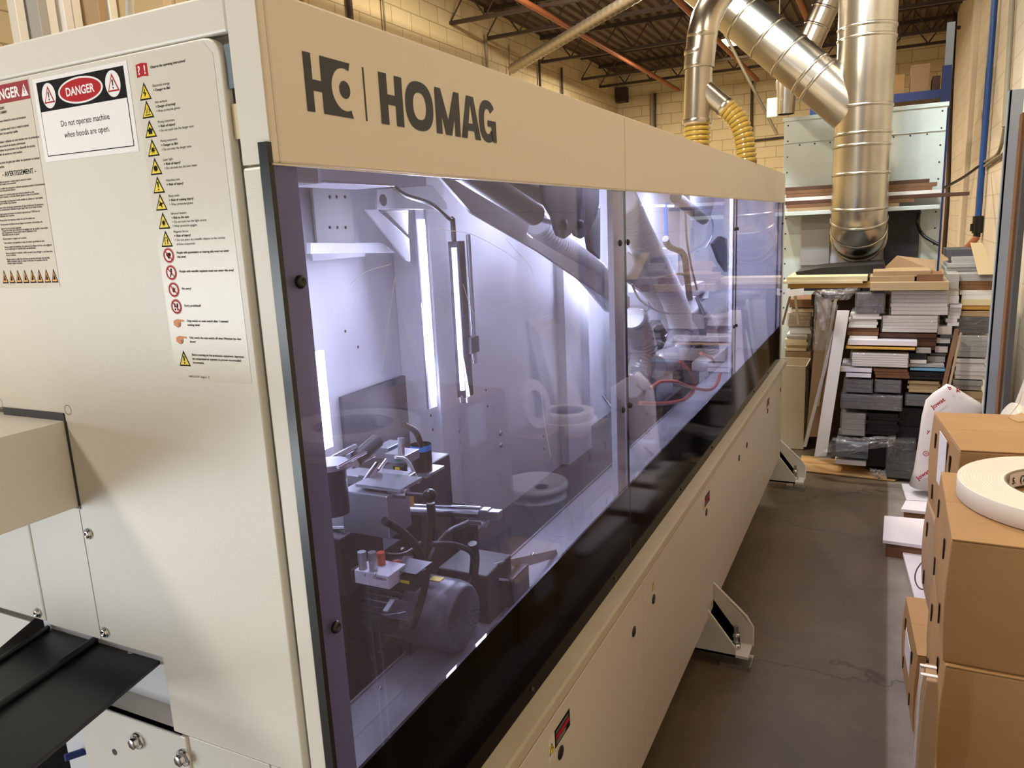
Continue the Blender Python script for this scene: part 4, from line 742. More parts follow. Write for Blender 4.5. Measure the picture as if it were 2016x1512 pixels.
for ps, r, mt in (([(1310, 470), (1318, 485), (1345, 500), (1352, 540), (1358, 590)], .014, 'rubber'), ([(1349, 410), (1352, 470), (1360, 520), (1372, 570)], .005, 'rubber'), ([(1244, 560), (1260, 590), (1290, 610), (1320, 618)], .004, 'hose_g'), ([(1370, 410), (1400, 430), (1402, 465), (1388, 490)], .005, 'bluegrey'), ([(1325, 540), (1345, 540), (1358, 555)], .005, 'rubber')):
    MB().tube(spline([pt(0, -.22, *p) for p in ps], 8), r, mt, 10).build('black_hose' if mt == 'rubber' else 'air_line', MA)
MB().cyl(pt(0, -.13, 1330, 388), pt(0, -.13, 1385, 432), .022, 'dark', 18).build('gas_spring', MA)
pl([(1362, 384), (1364, 405), (1380, 425), (1398, 430), (1405, 405), (1410, 384)], -.12, .008, 'bluegrey', 'hinge_plate')
pl([(1405, 480), (1420, 465), (1432, 470), (1432, 535), (1418, 515)], -.3, .02, 'dark', 'side_bracket')
MB().cyl(pt(0, -.3, 1310, 400), pt(0, -.3, 1312, 470), .008, 'bluep', 12).build('air_line', MA)
a, b = pt(0, -.3, 1262, 404), pt(0, -.3, 1327, 406); MB().box(-.31, a.y, a.z - .004, -.3, b.y, a.z + .004, 'led').build('glow_strip', MA)
# ------------------------------------------------------------------ things behind the machine at the top left
def zt(px, py, y): return pt(1, y, px, py)
tw = thing('equipment_tower', (-1.2, 1.7, 0), 'tall cream and grey equipment tower rising behind the machine top', 'equipment')
for i, (px0, px1, mt, lb) in enumerate(((22, 38, 'cream', 'narrow cream upright behind the machine at the picture edge'), (42, 82, 'bgrey', 'grey flat panel standing behind the machine'), (84, 100, 'cream', 'slim white post between the grey panel and cream ones'), (102, 132, 'bwhite', 'cream panel behind the machine, left of the paired posts'), (134, 150, 'cream', 'cream post right of the cream panel'), (158, 200, 'bpaper', 'dull cream board behind the black cap'), (204, 222, 'cream', 'light post beside the black cap'), (224, 330, 'bbeige', 'wide beige board behind the cable caps'))):
    a = zt(px0, 60, 1.6 + .05 * i); b = zt(px1, 60, 1.6 + .05 * i)
    MB().box(a.x, 1.6 + .05 * i, 0, b.x, 1.62 + .05 * i + .02, 3.2, mt).build('upright_panel', tw, .003, lb)
for px, py, r, lb in ((240, 12, .017, 'round black cap on top of the machine hood'), (278, 4, .010, 'small black cable gland beside the round black cap')):
    q = pt(1, .25, px, py + 8); q.z = ZT
    MB().lathe(q, Z, [(r * 1.25, 0), (r * 1.2, .006), (r, .008), (r, .022), (1e-4, .024)], 'black', 20).build('cable_gland', MA)
q = pt(1, .25, 250, 14); MB().tube(spline([Vector((q.x, q.y, ZT + .01)), q + Vector((.02, 0, .03)), q + Vector((.04, .1, .12)), q + Vector((.05, .3, .3))], 8), .006, 'hose_g', 8).build('cable_loop', MA)
# ------------------------------------------------------------------ ducts
def ring_at(mb, c, d, r, mt='galv'): mb.lathe(Vector(c) - Vector(d).normalized() * .012, d, [(r, 0), (r * 1.035, .006), (r * 1.035, .018), (r, .024)], mt, 36)
yd = 5.45
a, b = pt(1, yd, 1639, 340), pt(1, yd, 1752, 340); rd = (b.x - a.x) / 2; cx = (a.x + b.x) / 2
t = thing('extraction_duct', (cx, yd, 1.4), 'big shiny vertical extraction duct bending back above the board pile', 'duct')
ZE = 1.74
MB().tube([(cx, yd, ZE - .01), (cx, yd, 4.6)], rd, 'galv', 40, cap=False).build('straight_pipe', t)
def seam(c, d, r, par): m_ = MB(); ring_at(m_, c, d, r); m_.build('seam_ring', par)
for z_ in (1.97, 2.16, 2.24, 2.42, 2.86, 2.93, 3.15): seam((cx, yd, z_), Z, rd, t)
el = MB(); Rb = rd * 1.15; pts_ = [(cx, yd, ZE + .08), (cx, yd, ZE)]
for k in range(1, 5):
    a_ = math.radians(90 * k / 4 * 1.0); pts_.append((cx, yd + Rb * (1 - math.cos(a_)) * 1.0, ZE - Rb * math.sin(a_)))
zbot = pts_[-1][2]; el.tube(pts_ + [(cx, 6.0, zbot)], rd * 1.01, 'galv', 40, cap=False); el.build('elbow', t)
for k in range(1, 6):
    d = Vector(pts_[min(k + 1, 5)]) - Vector(pts_[k - 1]); seam(pts_[k], d if k < 5 else Y, rd * 1.01, t)
# diagonal branch
p0, p1 = pt(1, yd, 1700, 235), pt(1, yd, 1440, 15); dd = (p1 - p0).normalized(); rb = rd * .88
br = MB().tube([p0, p0 + dd * .9, p1 + dd * .6], rb, 'galv', 36, cap=False).build('branch_pipe', t)
for k in (.42, .50, .70, .90, 1.13, 1.35): seam(p0 + dd * k, dd, rb, br)
# small duct with Y and yellow hoses
t = thing('branch_duct', (-.4, 3.2, 1.96), 'curved metal duct with a side branch feeding two yellow hoses over the machine', 'duct')
ys = 3.2; q0 = pt(1, ys, 1372, 240); q1 = pt(1, ys, 1376, 130); q2 = pt(1, ys, 1382, 70); q3 = pt(1, ys + .15, 1405, 5); q4 = pt(1, ys + .6, 1440, -40)
r1 = (pt(1, ys, 1402, 200).x - pt(1, ys, 1349, 200).x) / 2
MB().tube([q0, q0.lerp(q1, .5), q1], r1, 'galv', 30, cap=False).build('straight_pipe', t)
MB().tube([q1, q2, q2.lerp(q3, .5) + Vector((-.012, 0, 0)), q3, q4], r1 * 1.1, 'galv', 30, cap=False).build('elbow', t)
for q_ in (q0, q1, q1 + Z * .06, q2): seam(q_, Z, r1 * 1.06, t)
hyd = mat('yellow_hose_groove', '#7d6428', .3)
s0, s1 = pt(1, ys, 1385, 175), pt(1, ys, 1428, 212); sp = MB().tube([s0, s1], r1 * .72, 'galv', 26, cap=False); ring_at(sp, s1, s1 - s0, r1 * .74); sp.build('side_spout', t)
h = MB(); ribbed(h, [q0, q0 - Z * .1, Vector((q0.x, q0.y, 1.957))], r1 * .95, 'hose_y', .022, .12, 24, hyd); h.build('yellow_hose', t)
h = MB(); ribbed(h, [s1, pt(1, ys, 1450, 235), pt(1, ys, 1464, 270), pt(1, ys, 1470, 320), Vector((pt(1, ys, 1470, 320).x, ys, 1.957))], r1 * .72, 'hose_y', .022, .12, 24, hyd); h.build('yellow_hose', t)
# distant pipe
t = MB(); a, b = pt(1, 7.6, 1640, -20), pt(1, 7.6, 1578, 120); t.tube([a, b], .12, 'galv', 24, cap=False); c_ = pt(1, 7.6, 1548, 165); d_ = pt(1, 7.6, 1546, 225)
t.tube([b, c_, d_], [.12, .10, .085], 'galv', 24, cap=False)
for k in range(1, 4): ring_at(t, a.lerp(b, k / 4), b - a, .12)
tag(t.build('round_duct'), 'slim round duct coming down behind the big diagonal duct', 'duct')
q = pt(1, 7.4, 1519, 212); t = thing('hanging_box', (q.x, 7.43, q.z), 'small cream box hanging left of the slim duct elbow', 'box'); MB().box(q.x - .045, 7.4, q.z - .09, q.x + .055, 7.46, q.z + .09, 'coil').build('box_body', t, .01); MB().cyl((q.x + .05, 7.43, q.z + .08), (q.x + .05, 7.43, ZC), .006, 'conduit', 8).build('hanger_rod', t)
pipe('slanting_pipe', [pt(1, 9, 1455, 120) + (pt(1, 9, 1455, 120) - pt(1, 9, 1530, 265)) * ((ZC - pt(1, 9, 1455, 120).z) / (pt(1, 9, 1455, 120).z - pt(1, 9, 1530, 265).z)), pt(1, 9, 1530, 265)], .018, 'conduit', 'thin pale pipe slanting down past the small cream box', 'pipe', smooth=False)
# ------------------------------------------------------------------ galvanised cabinet
yc_ = 6.0; a = pt(1, yc_, 1545, 205); b = pt(1, yc_, 1866, 200)
t = thing('dust_cabinet', ((a.x + b.x) / 2, yc_, 0), 'tall pale galvanised cabinet standing behind the board pile', 'cabinet')
x0, x1, zt_ = a.x, b.x, b.z
MB().box(x0, yc_, 0, x1, yc_ + .6, zt_, 'teal').box(x0 - .01, yc_ - .012, zt_ - .03, x1 + .01, yc_ + .6, zt_, 'teal').box(x0, yc_ - .012, zt_ - .2, x1, yc_, zt_ - .195, 'teal').build('cabinet_body', t, .004)
s = MB()
for k in range(14):
    z_ = zt_ - .06 - k * .12
    for xx in (x0 + .03, x1 - .03): s.ball((xx, yc_ - .002, z_), .006, 'dark')
for k in range(9): s.ball((x0 + .12 + k * (x1 - x0 - .24) / 8, yc_ - .002, zt_ - .215), .006, 'dark')
s.build('rivets', t)
a, b = pt(1, yc_ - .06, 1578, 418), pt(1, yc_ - .06, 1632, 522); MB().box(a.x, yc_ - .06, b.z, b.x, yc_, a.z, 'bgrey').build('access_plate', t, .006)
a, b = pt(1, yc_ - .06, 1745, 410), pt(1, yc_ - .06, 1806, 528); MB().box(a.x, yc_ - .06, b.z, b.x, yc_, a.z, 'dark').build('access_plate', t, .006)
a, b = pt(1, yc_ - .07, 1629, 395), pt(1, yc_ - .07, 1746, 521); MB().box(a.x, yc_ - .02, b.z, b.x, yc_ - .001, a.z, 'wpanel').build('inlet_plate', t)
zl = pt(1, 5.8, 1600, 415).z
MB().box(x0 + .02, 5.74, zl - .03, x1 - .02, yc_, zl, 'teal').build('front_ledge', t, .003)
# boards lying on the ledge, behind the duct
rows = [(1546, 1830, 350, 358, 'bdbrown', 'dark brown'), (1546, 1845, 358, 366, 'bbrown', 'mid brown'), (1548, 1835, 367, 375, 'bbrown', 'brown'), (1544, 1852, 376, 386, 'bwhite', 'white edged'), (1545, 1908, 387, 393, 'bdbrown', 'farthest sticking dark brown'), (1548, 1800, 393, 403, 'bbrown', 'brown'), (1550, 1770, 404, 414, 'bpaper', 'pale brown')]
od = ['topmost', 'second', 'third', 'fourth', 'fifth', 'sixth', 'lowest']
for i, (a0, a1, b0, b1, mt, ds) in enumerate(rows):
    a, b = pt(1, 5.76, a0, b0), pt(1, 5.76, a1, b1)
    zt2 = zl + .001 + (6 - i) * .0265
    tag(MB().box(a.x, 5.76, zt2, b.x, 5.93 - .01 * (i % 2), zt2 + .0255, mt).build('long_board', bevel=.001), '%s long board, %s of those behind the big duct' % (ds, od[i]), 'board', 'long boards lying behind the big duct')
# ------------------------------------------------------------------ rack, pipes and post on the right
t = thing('pallet_rack', (.9, 8.2, 0), 'blue steel pallet rack high above the galvanised cabinet', 'rack')
yr = 8.3; a = pt(1, yr, 1720, 187); b = pt(1, yr, 1866, 178)
MB().box(a.x, yr, b.z - .06, b.x, yr + .05, b.z + .02, 'bluep2').build('beam', t); MB().box(a.x, yr + .05, b.z - .05, b.x, yr + .9, b.z - .03, 'bdbrown').build('deck_board', t)
a2 = pt(1, yr, 1856, 130); MB().box(a2.x, yr - .02, 0, a2.x + .08, yr + .06, a2.z, 'bluep2').build('upright', t); MB().box(a.x - .6, yr - .02, 0, a.x - .52, yr + .06, a2.z, 'bluep2').box(a.x - .6, yr, b.z - .06, a.x, yr + .05, b.z + .02, 'bluep2').build('upright', t)
MB().box(a2.x + .03, yr + .3, 0, a2.x + .10, yr + .33, pt(1, yr, 1875, 30).z, 'bluegrey').build('end_plate', t)
zb = b.z - .028
for px0, px1, py, mt, rz, lb in ((1758, 1782, 148, 'card', 0, 'small carton on the blue rack beside the big duct'), (1794, 1832, 128, 'card2', .25, 'tilted open carton on the blue rack'), (1836, 1852, 150, 'bdbrown', 0, 'dark narrow box beside the blue rack upright')):
    a, b = pt(1, yr + .1, px0, py), pt(1, yr + .1, px1, py)
    tag(MB().box(a.x, yr + .1, zb, b.x, yr + .45, a.z, mt).build('rack_carton', bevel=.004), lb, 'box')
pipe('air_pipe', [(XR - .05, pt(0, XR - .05, 1925, 440).y, 1.62), (XR - .05, pt(0, XR - .05, 1925, 440).y, 4.6)], .028, 'bluep', 'blue compressed air pipe running up the right wall', 'pipe')
ya = pt(0, XR - .05, 1925, 440).y
t = MB(); q = Vector((XR - .05, ya, 1.62)); t.cyl(q - Z * .16, q, .045, 'black', 14).cyl(q - Z * .2, q - Z * .16, .03, 'black', 12).obox(q + Vector((-.06, -.02, -.14)), (.05, 0, 0), (0, .04, 0), (0, 0, .07), 'black').cyl(q - Z * .2, q + Vector((-.14, -.1, -.36)), .03, 'spr', 10)
tag(t.build('air_valve'), 'black shut off valve and copper elbow at the foot of the blue pipe', 'valve')
pipe('air_hose', [pt(1, ya - .3, 1926, 328), pt(1, ya - .6, 1895, 350), pt(1, ya - 1.2, 1835, 385), pt(1, 6 - .1, 1808, 425), pt(1, 5.9, 1815, 460), pt(1, 5.85, 1848, 482)], .012, 'rubber', 'dark air hose sagging from the blue pipe down to the board pile', 'hose')
for ps, r, lb in (([(1994, -20), (1984, 150), (1978, 250)], .02, 'grey conduit running up the right wall near the picture edge'), ([(1978, 250), (1966, 300), (1940, 318), (1927, 328)], .014, 'thin conduit bending across the right wall to the blue pipe'), ([(2016, 285), (1985, 298), (1960, 312), (1935, 330)], .014, 'second conduit crossing the right wall below the bend'), ([(1882, 0), (1872, 200), (1866, 380), (1858, 500)], .03, 'dark downpipe on the right wall beside the galvanised cabinet')):
    P3 = [pt(0, XR - .03, *p) for p in ps]; pipe('wall_conduit', P3, r, 'conduit' if r < .03 else 'joist', lb, 'pipe')
# blue grey steel post with boards beside it
t = MB(); yp = 4.15; xa = pt(1, yp, 1962, 500).x; xb_ = pt(1, yp, 1990, 500).x; zt_ = 2.28
t.box(xa, yp, 0, xb_, yp + .02, zt_, 'bluegrey').box(xa, yp, 0, xa + .012, yp + .08, zt_, 'bluegrey').build
tag(t.build('steel_channel', bevel=.002), 'tall blue grey steel channel standing against the right wall', 'post')
a, b = pt(1, 4.0, 1990, 500), pt(1, 4.0, 1999, 500); tag(MB().box(a.x, 4.0, 0, b.x, 4.1, 2.15, 'bbrown').build('upright_board', bevel=.001), 'narrow brown board standing right of the blue grey channel', 'board')
a, b = pt(1, 3.9, 2000, 500), pt(1, 3.9, 2012, 500); tag(MB().box(a.x, 3.9, 0, min(b.x, XR - .01), 3.97, 2.2, 'bdgrey').build('upright_board', bevel=.001), 'dark upright board at the picture edge beside the brown board', 'board')
# leaning white boards by the right wall
for i, (dx, ds) in enumerate([(0, 'white'), (.03, 'cream edged white'), (.06, 'pale')]):
    x0 = 1.02 + dx; x1 = XR - .10 + dx; zt2 = 1.10 + i * .03
    tag(MB().prism([(x0, 3.5, 0), (x0 + .02, 3.5, 0), (x1 + .02, 3.5, zt2), (x1, 3.5, zt2)], (0, .36, 0), 'bwhite' if i != 1 else 'bcream').build('leaning_board', bevel=.001), '%s board leaning on the right wall, %s' % (ds, ('in front of the other two', 'middle of the three', 'closest to the wall')[i]), 'board', 'boards leaning on the right wall')
tag(MB().prism([(1.19, 2.0, 0), (1.21, 2.0, 0), (1.30, 2.0, 1.3), (1.28, 2.0, 1.3)], (0, 1.3, 0), 'bwhite').build('leaning_board', bevel=.001), 'large white board leaning on the wall behind the bucket and cartons', 'board')
# ------------------------------------------------------------------ cartons on the right
def carton(name, o, rz, sx, sy, sz, label, mt='card', group=None, slots=True, flaps=True, lab=None):
    t = thing(name, o, label, 'box', group); t.rotation_euler = (0, 0, rz)
    def Bd(mb, nm, bev=0, lb=None):
        me = mb.build(nm, None, bev, lb, loc=(0, 0, 0)); me.parent = t; return me
    m = MB(); n = 6
    # body with slightly bulging sides
    def bul(u): return .006 * math.sin(math.pi * u)
    vs = []; 
    for k in range(n + 1):
        u = k / n; z_ = sz * u; b_ = bul(u); vs += [(-b_, -b_, z_), (sx + b_, -b_, z_), (sx + b_, sy + b_, z_), (-b_, sy + b_, z_)]
    fs = [(k * 4 + j, k * 4 + (j + 1) % 4, (k + 1) * 4 + (j + 1) % 4, (k + 1) * 4 + j) for k in range(n) for j in range(4)]
    m.add(vs, fs + [(3, 2, 1, 0), (n * 4, n * 4 + 1, n * 4 + 2, n * 4 + 3)], mt); Bd(m, 'carton_body', .003)
    if flaps:
        m = MB().box(.0, sy * .0, sz + .0005, sx, sy * .499, sz + .004, mt).box(0, sy * .501, sz + .0005, sx, sy, sz + .004, mt); Bd(m, 'top_flaps', .001)
    if slots:
        for yy, zz in ((.22, .22), (.22, .78), (.78, .22), (.78, .78)): Bd(MB().box(-.0078, sy * yy - .004, sz * zz - .022, -.0045, sy * yy + .004, sz * zz + .022, 'cardd'), 'air_slot')
    if lab: Bd(MB().box(-.0075, sy * lab[0], sz * lab[2], -.006, sy * lab[1], sz * lab[3], 'sign'), 'paper_label')
    return t
zBt = 1.066
carton('cardboard_carton', (.712, 1.012, .802), -.01, .46, .44, .264, 'brown carton directly under the white edge banding coil', 'card')
carton('cardboard_carton', (.716, 1.000, .532), .0, .46, .45, .266, 'brown carton below the one that carries the coil', 'card')
carton('cardboard_carton', (.700, .985, .266), .0, .46, .46, .262, 'brown carton third down below the coil', 'card2')
carton('cardboard_carton', (.700, .985, 0.0), .0, .46, .46, .262, 'brown carton on the floor under the coil stack', 'card2')
tA = carton('cardboard_carton', (.760, 1.515, .83), .10, .46, .40, .278, 'brown carton topmost of the pile behind the coil', 'card', lab=(.35, .62, .42, .95))
carton('cardboard_carton', (.742, 1.53, .55), .06, .46, .40, .276, 'brown carton second down in the pile behind the coil', 'card2')
carton('cardboard_carton', (.748, 1.53, .275), .0, .46, .40, .272, 'brown carton third down in the pile behind the coil', 'card2')
carton('cardboard_carton', (.750, 1.53, .0), .0, .46, .40, .272, 'brown carton at the floor in the pile behind the coil', 'card2')
rA = Matrix.Rotation(-.10, 3, 'Z')
def locA(px, py, dz): p = pt(2, 1.1125, px, py) + Vector((0, 0, dz)); return rA @ (p - Vector((.760, 1.515, .83)))
m = MB().flat([locA(1984, 822, 0), locA(2008, 808, .03), locA(2012, 797, .055), locA(2003, 812, .02)], 'tape').flat([locA(1984, 822, .0006), locA(2006, 832, .0006), locA(2030, 826, .0006), locA(2012, 812, .0006)], 'tape')
o = m.build('peeled_tape', loc=(0, 0, 0)); o.parent = tA
# small carton standing on the floor and strapped flat cartons
q = pt(2, .38, 1784, 1172)
carton('cardboard_carton', (.722, 1.955, 0), .063, .26, .42, .28, 'low brown carton on the floor with white strap beyond the stacks', 'card', lab=(.3, .7, .45, .8))
for i, (x_, y_, z_, h_) in enumerate(((.672, .91, .0, .27), (.675, .91, .272, .27), (.678, .91, .544, .27))):
    b = carton('strapped_carton', (x_, y_ , z_), .0, .020, .065, h_, 'flat strapped carton against the coil stack, %s' % ('lowest', 'middle one', 'uppest')[i].replace('uppest', 'uppermost'), 'card2', 'flat strapped cartons', slots=False, flaps=False)
    for yy in (.012, .045):
        o = MB().box(-.0095, yy, 0.002, -.0075, yy + .008, h_ + .002, 'sign').box(-.0095, yy, h_ + .0005, .020, yy + .008, h_ + .0025, 'sign').build('white_strap', loc=(0, 0, 0)); o.parent = b
# edge banding coils
def coil(name, c, ax, ro, ri, h, label, group=None, loc=None):
    t = thing(name, c, label, 'edge banding coil', group); ax = Vector(ax).normalized()
    prof = [(ri, 0), (ro - .001, 0), (ro, .001), (ro, h - .001), (ro - .001, h)]
    n = 14
    for k in range(1, n): r_k = ro - (ro - ri) * k / n; prof += [(r_k + .0004, h), (r_k, h - .00035), (r_k - .0004, h)]
    prof += [(ri, h)]
    MB().lathe(c, ax, prof, 'coil', 64).build('banding_roll', t); MB().lathe(c, ax, [(ri, 0), (ri, h), (ri - .004, h), (ri - .004, 0), (ri, 0)], 'coilcore', 64).build('core_ring', t)
    return t
cc_ = Vector((.955, 1.285, zBt + .006)); RO, RI = .218, .128
t = coil('edge_banding_coil', cc_, Z, RO, RI, .042, 'large white edge banding coil lying on the nearest brown carton')
m = MB(); 
a0, a1 = math.radians(62), math.radians(125); N = 12
cen = Vector((cc_.x, cc_.y, 0)); vs = []
for k in range(N + 1):
    a_ = a0 + (a1 - a0) * k / N + math.radians(28); vs += [(cc_.x + (RI - .0045) * math.cos(a_), cc_.y + (RI - .0045) * math.sin(a_), cc_.z + .004), (cc_.x + (RI - .0045) * math.cos(a_), cc_.y + (RI - .0045) * math.sin(a_), cc_.z + .038)]
m.add(vs, [(2 * k, 2 * k + 1, 2 * k + 3, 2 * k + 2) for k in range(N)], 'sign')
am = a1 + math.radians(22); pp = Vector((cc_.x + (RI - .005) * math.cos(am), cc_.y + (RI - .0055) * math.sin(am), cc_.z + .013)); uu = Vector((math.sin(am), -math.cos(am), 0)); m.text('5.', pp + Vector((0, -.001, 0)), uu, Z, .016, 'ink', bold=.02)
am = a1 + math.radians(9); pp = Vector((cc_.x + (RI - .0055) * math.cos(am), cc_.y + (RI - .0055) * math.sin(am), cc_.z + .013)); uu = Vector((math.sin(am), -math.cos(am), 0)); m.text('(7', pp, uu, Z, .016, 'ink', bold=.02)
am = a1 - math.radians(2); pp = Vector((cc_.x + (RI - .0055) * math.cos(am), cc_.y + (RI - .0055) * math.sin(am), cc_.z + .013)); uu = Vector((math.sin(am), -math.cos(am), 0)); m.text('t', pp, uu, Z, .016, 'ink', bold=.02)
m.build('handwritten_label', t)
carton('white_box', (.84, 3.02, 0), .03, .34, .42, .60, 'brown carton by the right wall under the two small coils', 'card2')
coil('edge_banding_coil', Vector((1.0, 3.22, .606)), Z, .17, .11, .045, 'white coil lying lowest on the carton behind the brown pile')
coil('edge_banding_coil', Vector((1.0, 3.22, .652)), Z, .15, .10, .045, 'small white coil stacked on another beside the leaning panels')
ax = Vector((-.95, 0, .35)).normalized(); cc2 = Vector((1.10, 2.80, .17))
pcar = carton('cardboard_carton', (.93, 2.735, 0), 0, .2, .27, .66, 'tall narrow carton carrying the upright coil by the leaning panels', 'card2')
coil('edge_banding_coil', Vector((1.05, 2.87, .66 + .145)), Vector((-.97, -.1, .25)), .13, .075, .03, 'white coil propped upright against the leaning white panels')
# ------------------------------------------------------------------ bucket, white panels on the floor
for i, (ps, z_, lb) in enumerate((([(1775, 952), (1838, 955), (1838, 987), (1785, 984)], .03, 'white offcut on the floor under the foot of the printed bag'), ([(1783, 985), (1838, 988), (1830, 1008), (1774, 1002)], .055, 'small square white offcut nearest the printed bag'),
                                    ([(1741, 1015), (1822, 1022), (1832, 1076), (1738, 1063)], .09, 'square white panel sticking out farthest into the aisle'), ([(1774, 1075), (1850, 1078), (1850, 1200), (1804, 1186)], .035, 'long white panel on the floor under the bucket'))):
    tag(MB().prism([pt(2, z_, *p) for p in ps], (0, 0, -.017), 'wpanel').build('white_offcut', bevel=.0008), lb, 'panel')
    if i in (1, 2): 
        tag(MB().prism([pt(2, z_, *p) * 1 + Vector((.015, .01, -.0175)) for p in ps], (0, 0, -(z_ - .018)), 'bbrown').build('board_offcut'), 'brown core board under the %s white piece' % ('small square' if i == 1 else 'farthest out'), 'board')
carton('cardboard_carton', (.765, 2.415, 0), .0, .28, .29, .115, 'flat low carton on the floor under the bucket', 'card2', slots=False)
bc = Vector((.905, 2.56, .121)); R1 = .145; hb = .385
t = thing('plastic_bucket', bc, 'white lidded plastic bucket with wire handle behind the cartons', 'bucket')
MB().lathe(bc, Z, [(1e-4, 0), (R1 * .86, 0), (R1 * .88, .01), (R1 * .95, hb - .08), (R1 * 1.02, hb - .078), (R1 * 1.02, hb - .068), (R1 * .96, hb - .066), (R1, hb - .02)], 'bucket', 48).build('bucket_body', t)
MB().lathe(bc + Z * (hb - .02), Z, [(R1 * 1.0, -.012), (R1 * 1.07, -.012), (R1 * 1.08, .0), (R1 * 1.06, .016), (R1 * .98, .018), (R1 * .95, .006), (1e-4, .006)], 'bucket', 48).build('lid', t)
MB().lathe(bc + Vector((-.05, -.04, hb - .013)), Z, [(.03, 0), (.03, .006), (.024, .008), (1e-4, .004)], 'dark', 24).build('pour_cap', t)
MB().tube(spline([bc + Vector((-.02, -R1 * .99, hb - .07)), bc + Vector((-.09, -.15, hb - .17)), bc + Vector((-R1 * 1.1, -.06, hb - .24)), bc + Vector((-R1 * 1.12, .05, hb - .2)), bc + Vector((-.03, R1 * .98, hb - .07))], 10), .0025, 'dark', 8).build('wire_handle', t)
MB().ball(bc + Vector((-.02, -R1 * .99, hb - .07)), .014, 'bucket').build('handle_boss', t)
MB().text('NT-3', bc + Vector((-R1 * .92, .03, .15)), -Y, Z, .02, 'navy').build('bucket_print', t)
# ------------------------------------------------------------------ printed bag
yb = 4.32; t = thing('printed_bag', pt(1, yb, 1825, 960), 'white bag with red print standing beside the brown carton pile', 'bag')
pts_ = [(1790, 955, 1862, 962), (1798, 925, 1872, 930), (1806, 870, 1890, 880), (1814, 820, 1905, 830), (1824, 788, 1948, 803), (1838, 774, 1922, 788), (1856, 761, 1892, 770), (1863, 756, 1876, 760)]
m = MB(); rings = []; sg = 20
for i, (a0, b0, a1, b1) in enumerate(pts_):
    a = pt(1, yb, a0, b0); b = pt(1, yb, a1, b1); c_ = (a + b) / 2; hw = (b - a) / 2; dp = .075 * (1 - i / 9)
    for k in range(sg):
        an = 2 * math.pi * k / sg; wob = 1 + .04 * math.sin(5 * an + i); m.v.append(tuple(c_ + hw * math.cos(an) * wob + Y * dp * math.sin(an) * wob))
mi_ = m.m('bag')
for i in range(len(pts_) - 1):
    for k in range(sg): m.f.append((i * sg + k, i * sg + (k + 1) % sg, (i + 1) * sg + (k + 1) % sg, (i + 1) * sg + k)); m.mi.append(mi_); m.sm.append(True)
m.f.append(tuple(range((len(pts_) - 1) * sg, len(pts_) * sg))); m.mi.append(mi_); m.sm.append(True); m.f.append(tuple(range(sg))[::-1]); m.mi.append(mi_); m.sm.append(True)
m.build('bag_body', t)
m = MB()
def jow(px0, py0, px1, py1, s_, w_, dy=.085, b=.02):
    o = pt(1, yb - dy, px0, py0); e_ = pt(1, yb - dy, px1, py1); u = (e_ - o).normalized(); v = (Z - u * Z.dot(u)).normalized(); m.text(s_, o, u, v, .024, 'red', w=(e_ - o).length, bold=b)
jow(1836, 806, 1862, 788, 'Jowat', 0, .08, .03); jow(1807, 946, 1832, 929, 'Jowat', 0, .092, .03); jow(1824, 852, 1831, 853, 'y', 0, .085); jow(1869, 768, 1874, 766, 'b', 0, .075, .03); jow(1883, 772, 1892, 772, 'k', 0, .07, .03)
q = pt(1, yb - .088, 1823, 893); m.ring(q, X, Z, .012, .016, 'red'); m.ring(q, X, Z, .004, .007, 'red'); m.build('red_print', t)
# ------------------------------------------------------------------ the board pile
OR = ['topmost', 'second', 'third', 'fourth', 'fifth', 'sixth', 'seventh', 'eighth', 'ninth', 'tenth', 'eleventh', 'twelfth', 'thirteenth', 'fourteenth', 'fifteenth', 'sixteenth', 'seventeenth', 'eighteenth', 'nineteenth', 'twentieth', 'twenty first', 'twenty second', 'twenty third', 'twenty fourth', 'twenty fifth', 'twenty sixth', 'twenty seventh', 'twenty eighth']
NM = dict(bwhite='white', bbrown='brown', bdbrown='dark brown', bgrey='grey', bdgrey='charcoal', bblack='black', bcream='cream', byel='yellow edged', bpaper='kraft paper wrapped', bslate='blue grey', bsky='blue filmed', bbeige='beige', wpanel='bright white')
def row(px0, py0, px1, py1, mt, y, depth, n=1, wrap=False):
    return (px0, py0, px1, py1, mt, y, depth, n, wrap)
def stack(desc, rows):
    idx = 0
    for (px0, py0, px1, py1, mt, y, depth, n, wrap) in rows:
        a = pt(1, y, px0, py0); b = pt(1, y, px1, py1); z1, z0 = a.z, max(b.z, .001)
        x0, x1 = a.x, b.x
        if wrap:                                    # a shrink wrapped bundle is one thing
            lab = '%s shrink wrapped bundle, %s item of %s' % (NM[mt], OR[idx], desc); idx += 1
            t = thing('wrapped_bundle', ((x0 + x1) / 2, y, z0), lab, 'bundle'); hh = (z1 - z0) / n
            for k in range(n):
                j = random.uniform(0, .006)
                MB().box(x0 + .008 + j, y + .006, z0 + .003 + k * hh * .96, x1 - .012 + j, y + depth, z0 + .003 + (k + 1) * hh * .96 - .0015, mt).build('board', t)
            MB().box(x0, y, z0 + .0005, x1, y + depth + .01, z1, 'wrap').build('plastic_wrap', t, .006)
        else:
            hh = (z1 - z0) / n
            for k in range(n):
                j = random.uniform(-.011, .011); lab = '%s board, %s item of %s' % (NM[mt], OR[idx], desc); idx += 1
                zt_ = z1 - k * hh
                tag(MB().box(x0 + j, y + random.uniform(0, .025), zt_ - hh + .0008, x1 + j, y + depth, zt_, mt).build('board', bevel=.0008), lab, 'board', 'loose boards in the pile at the aisle end')
D = .38
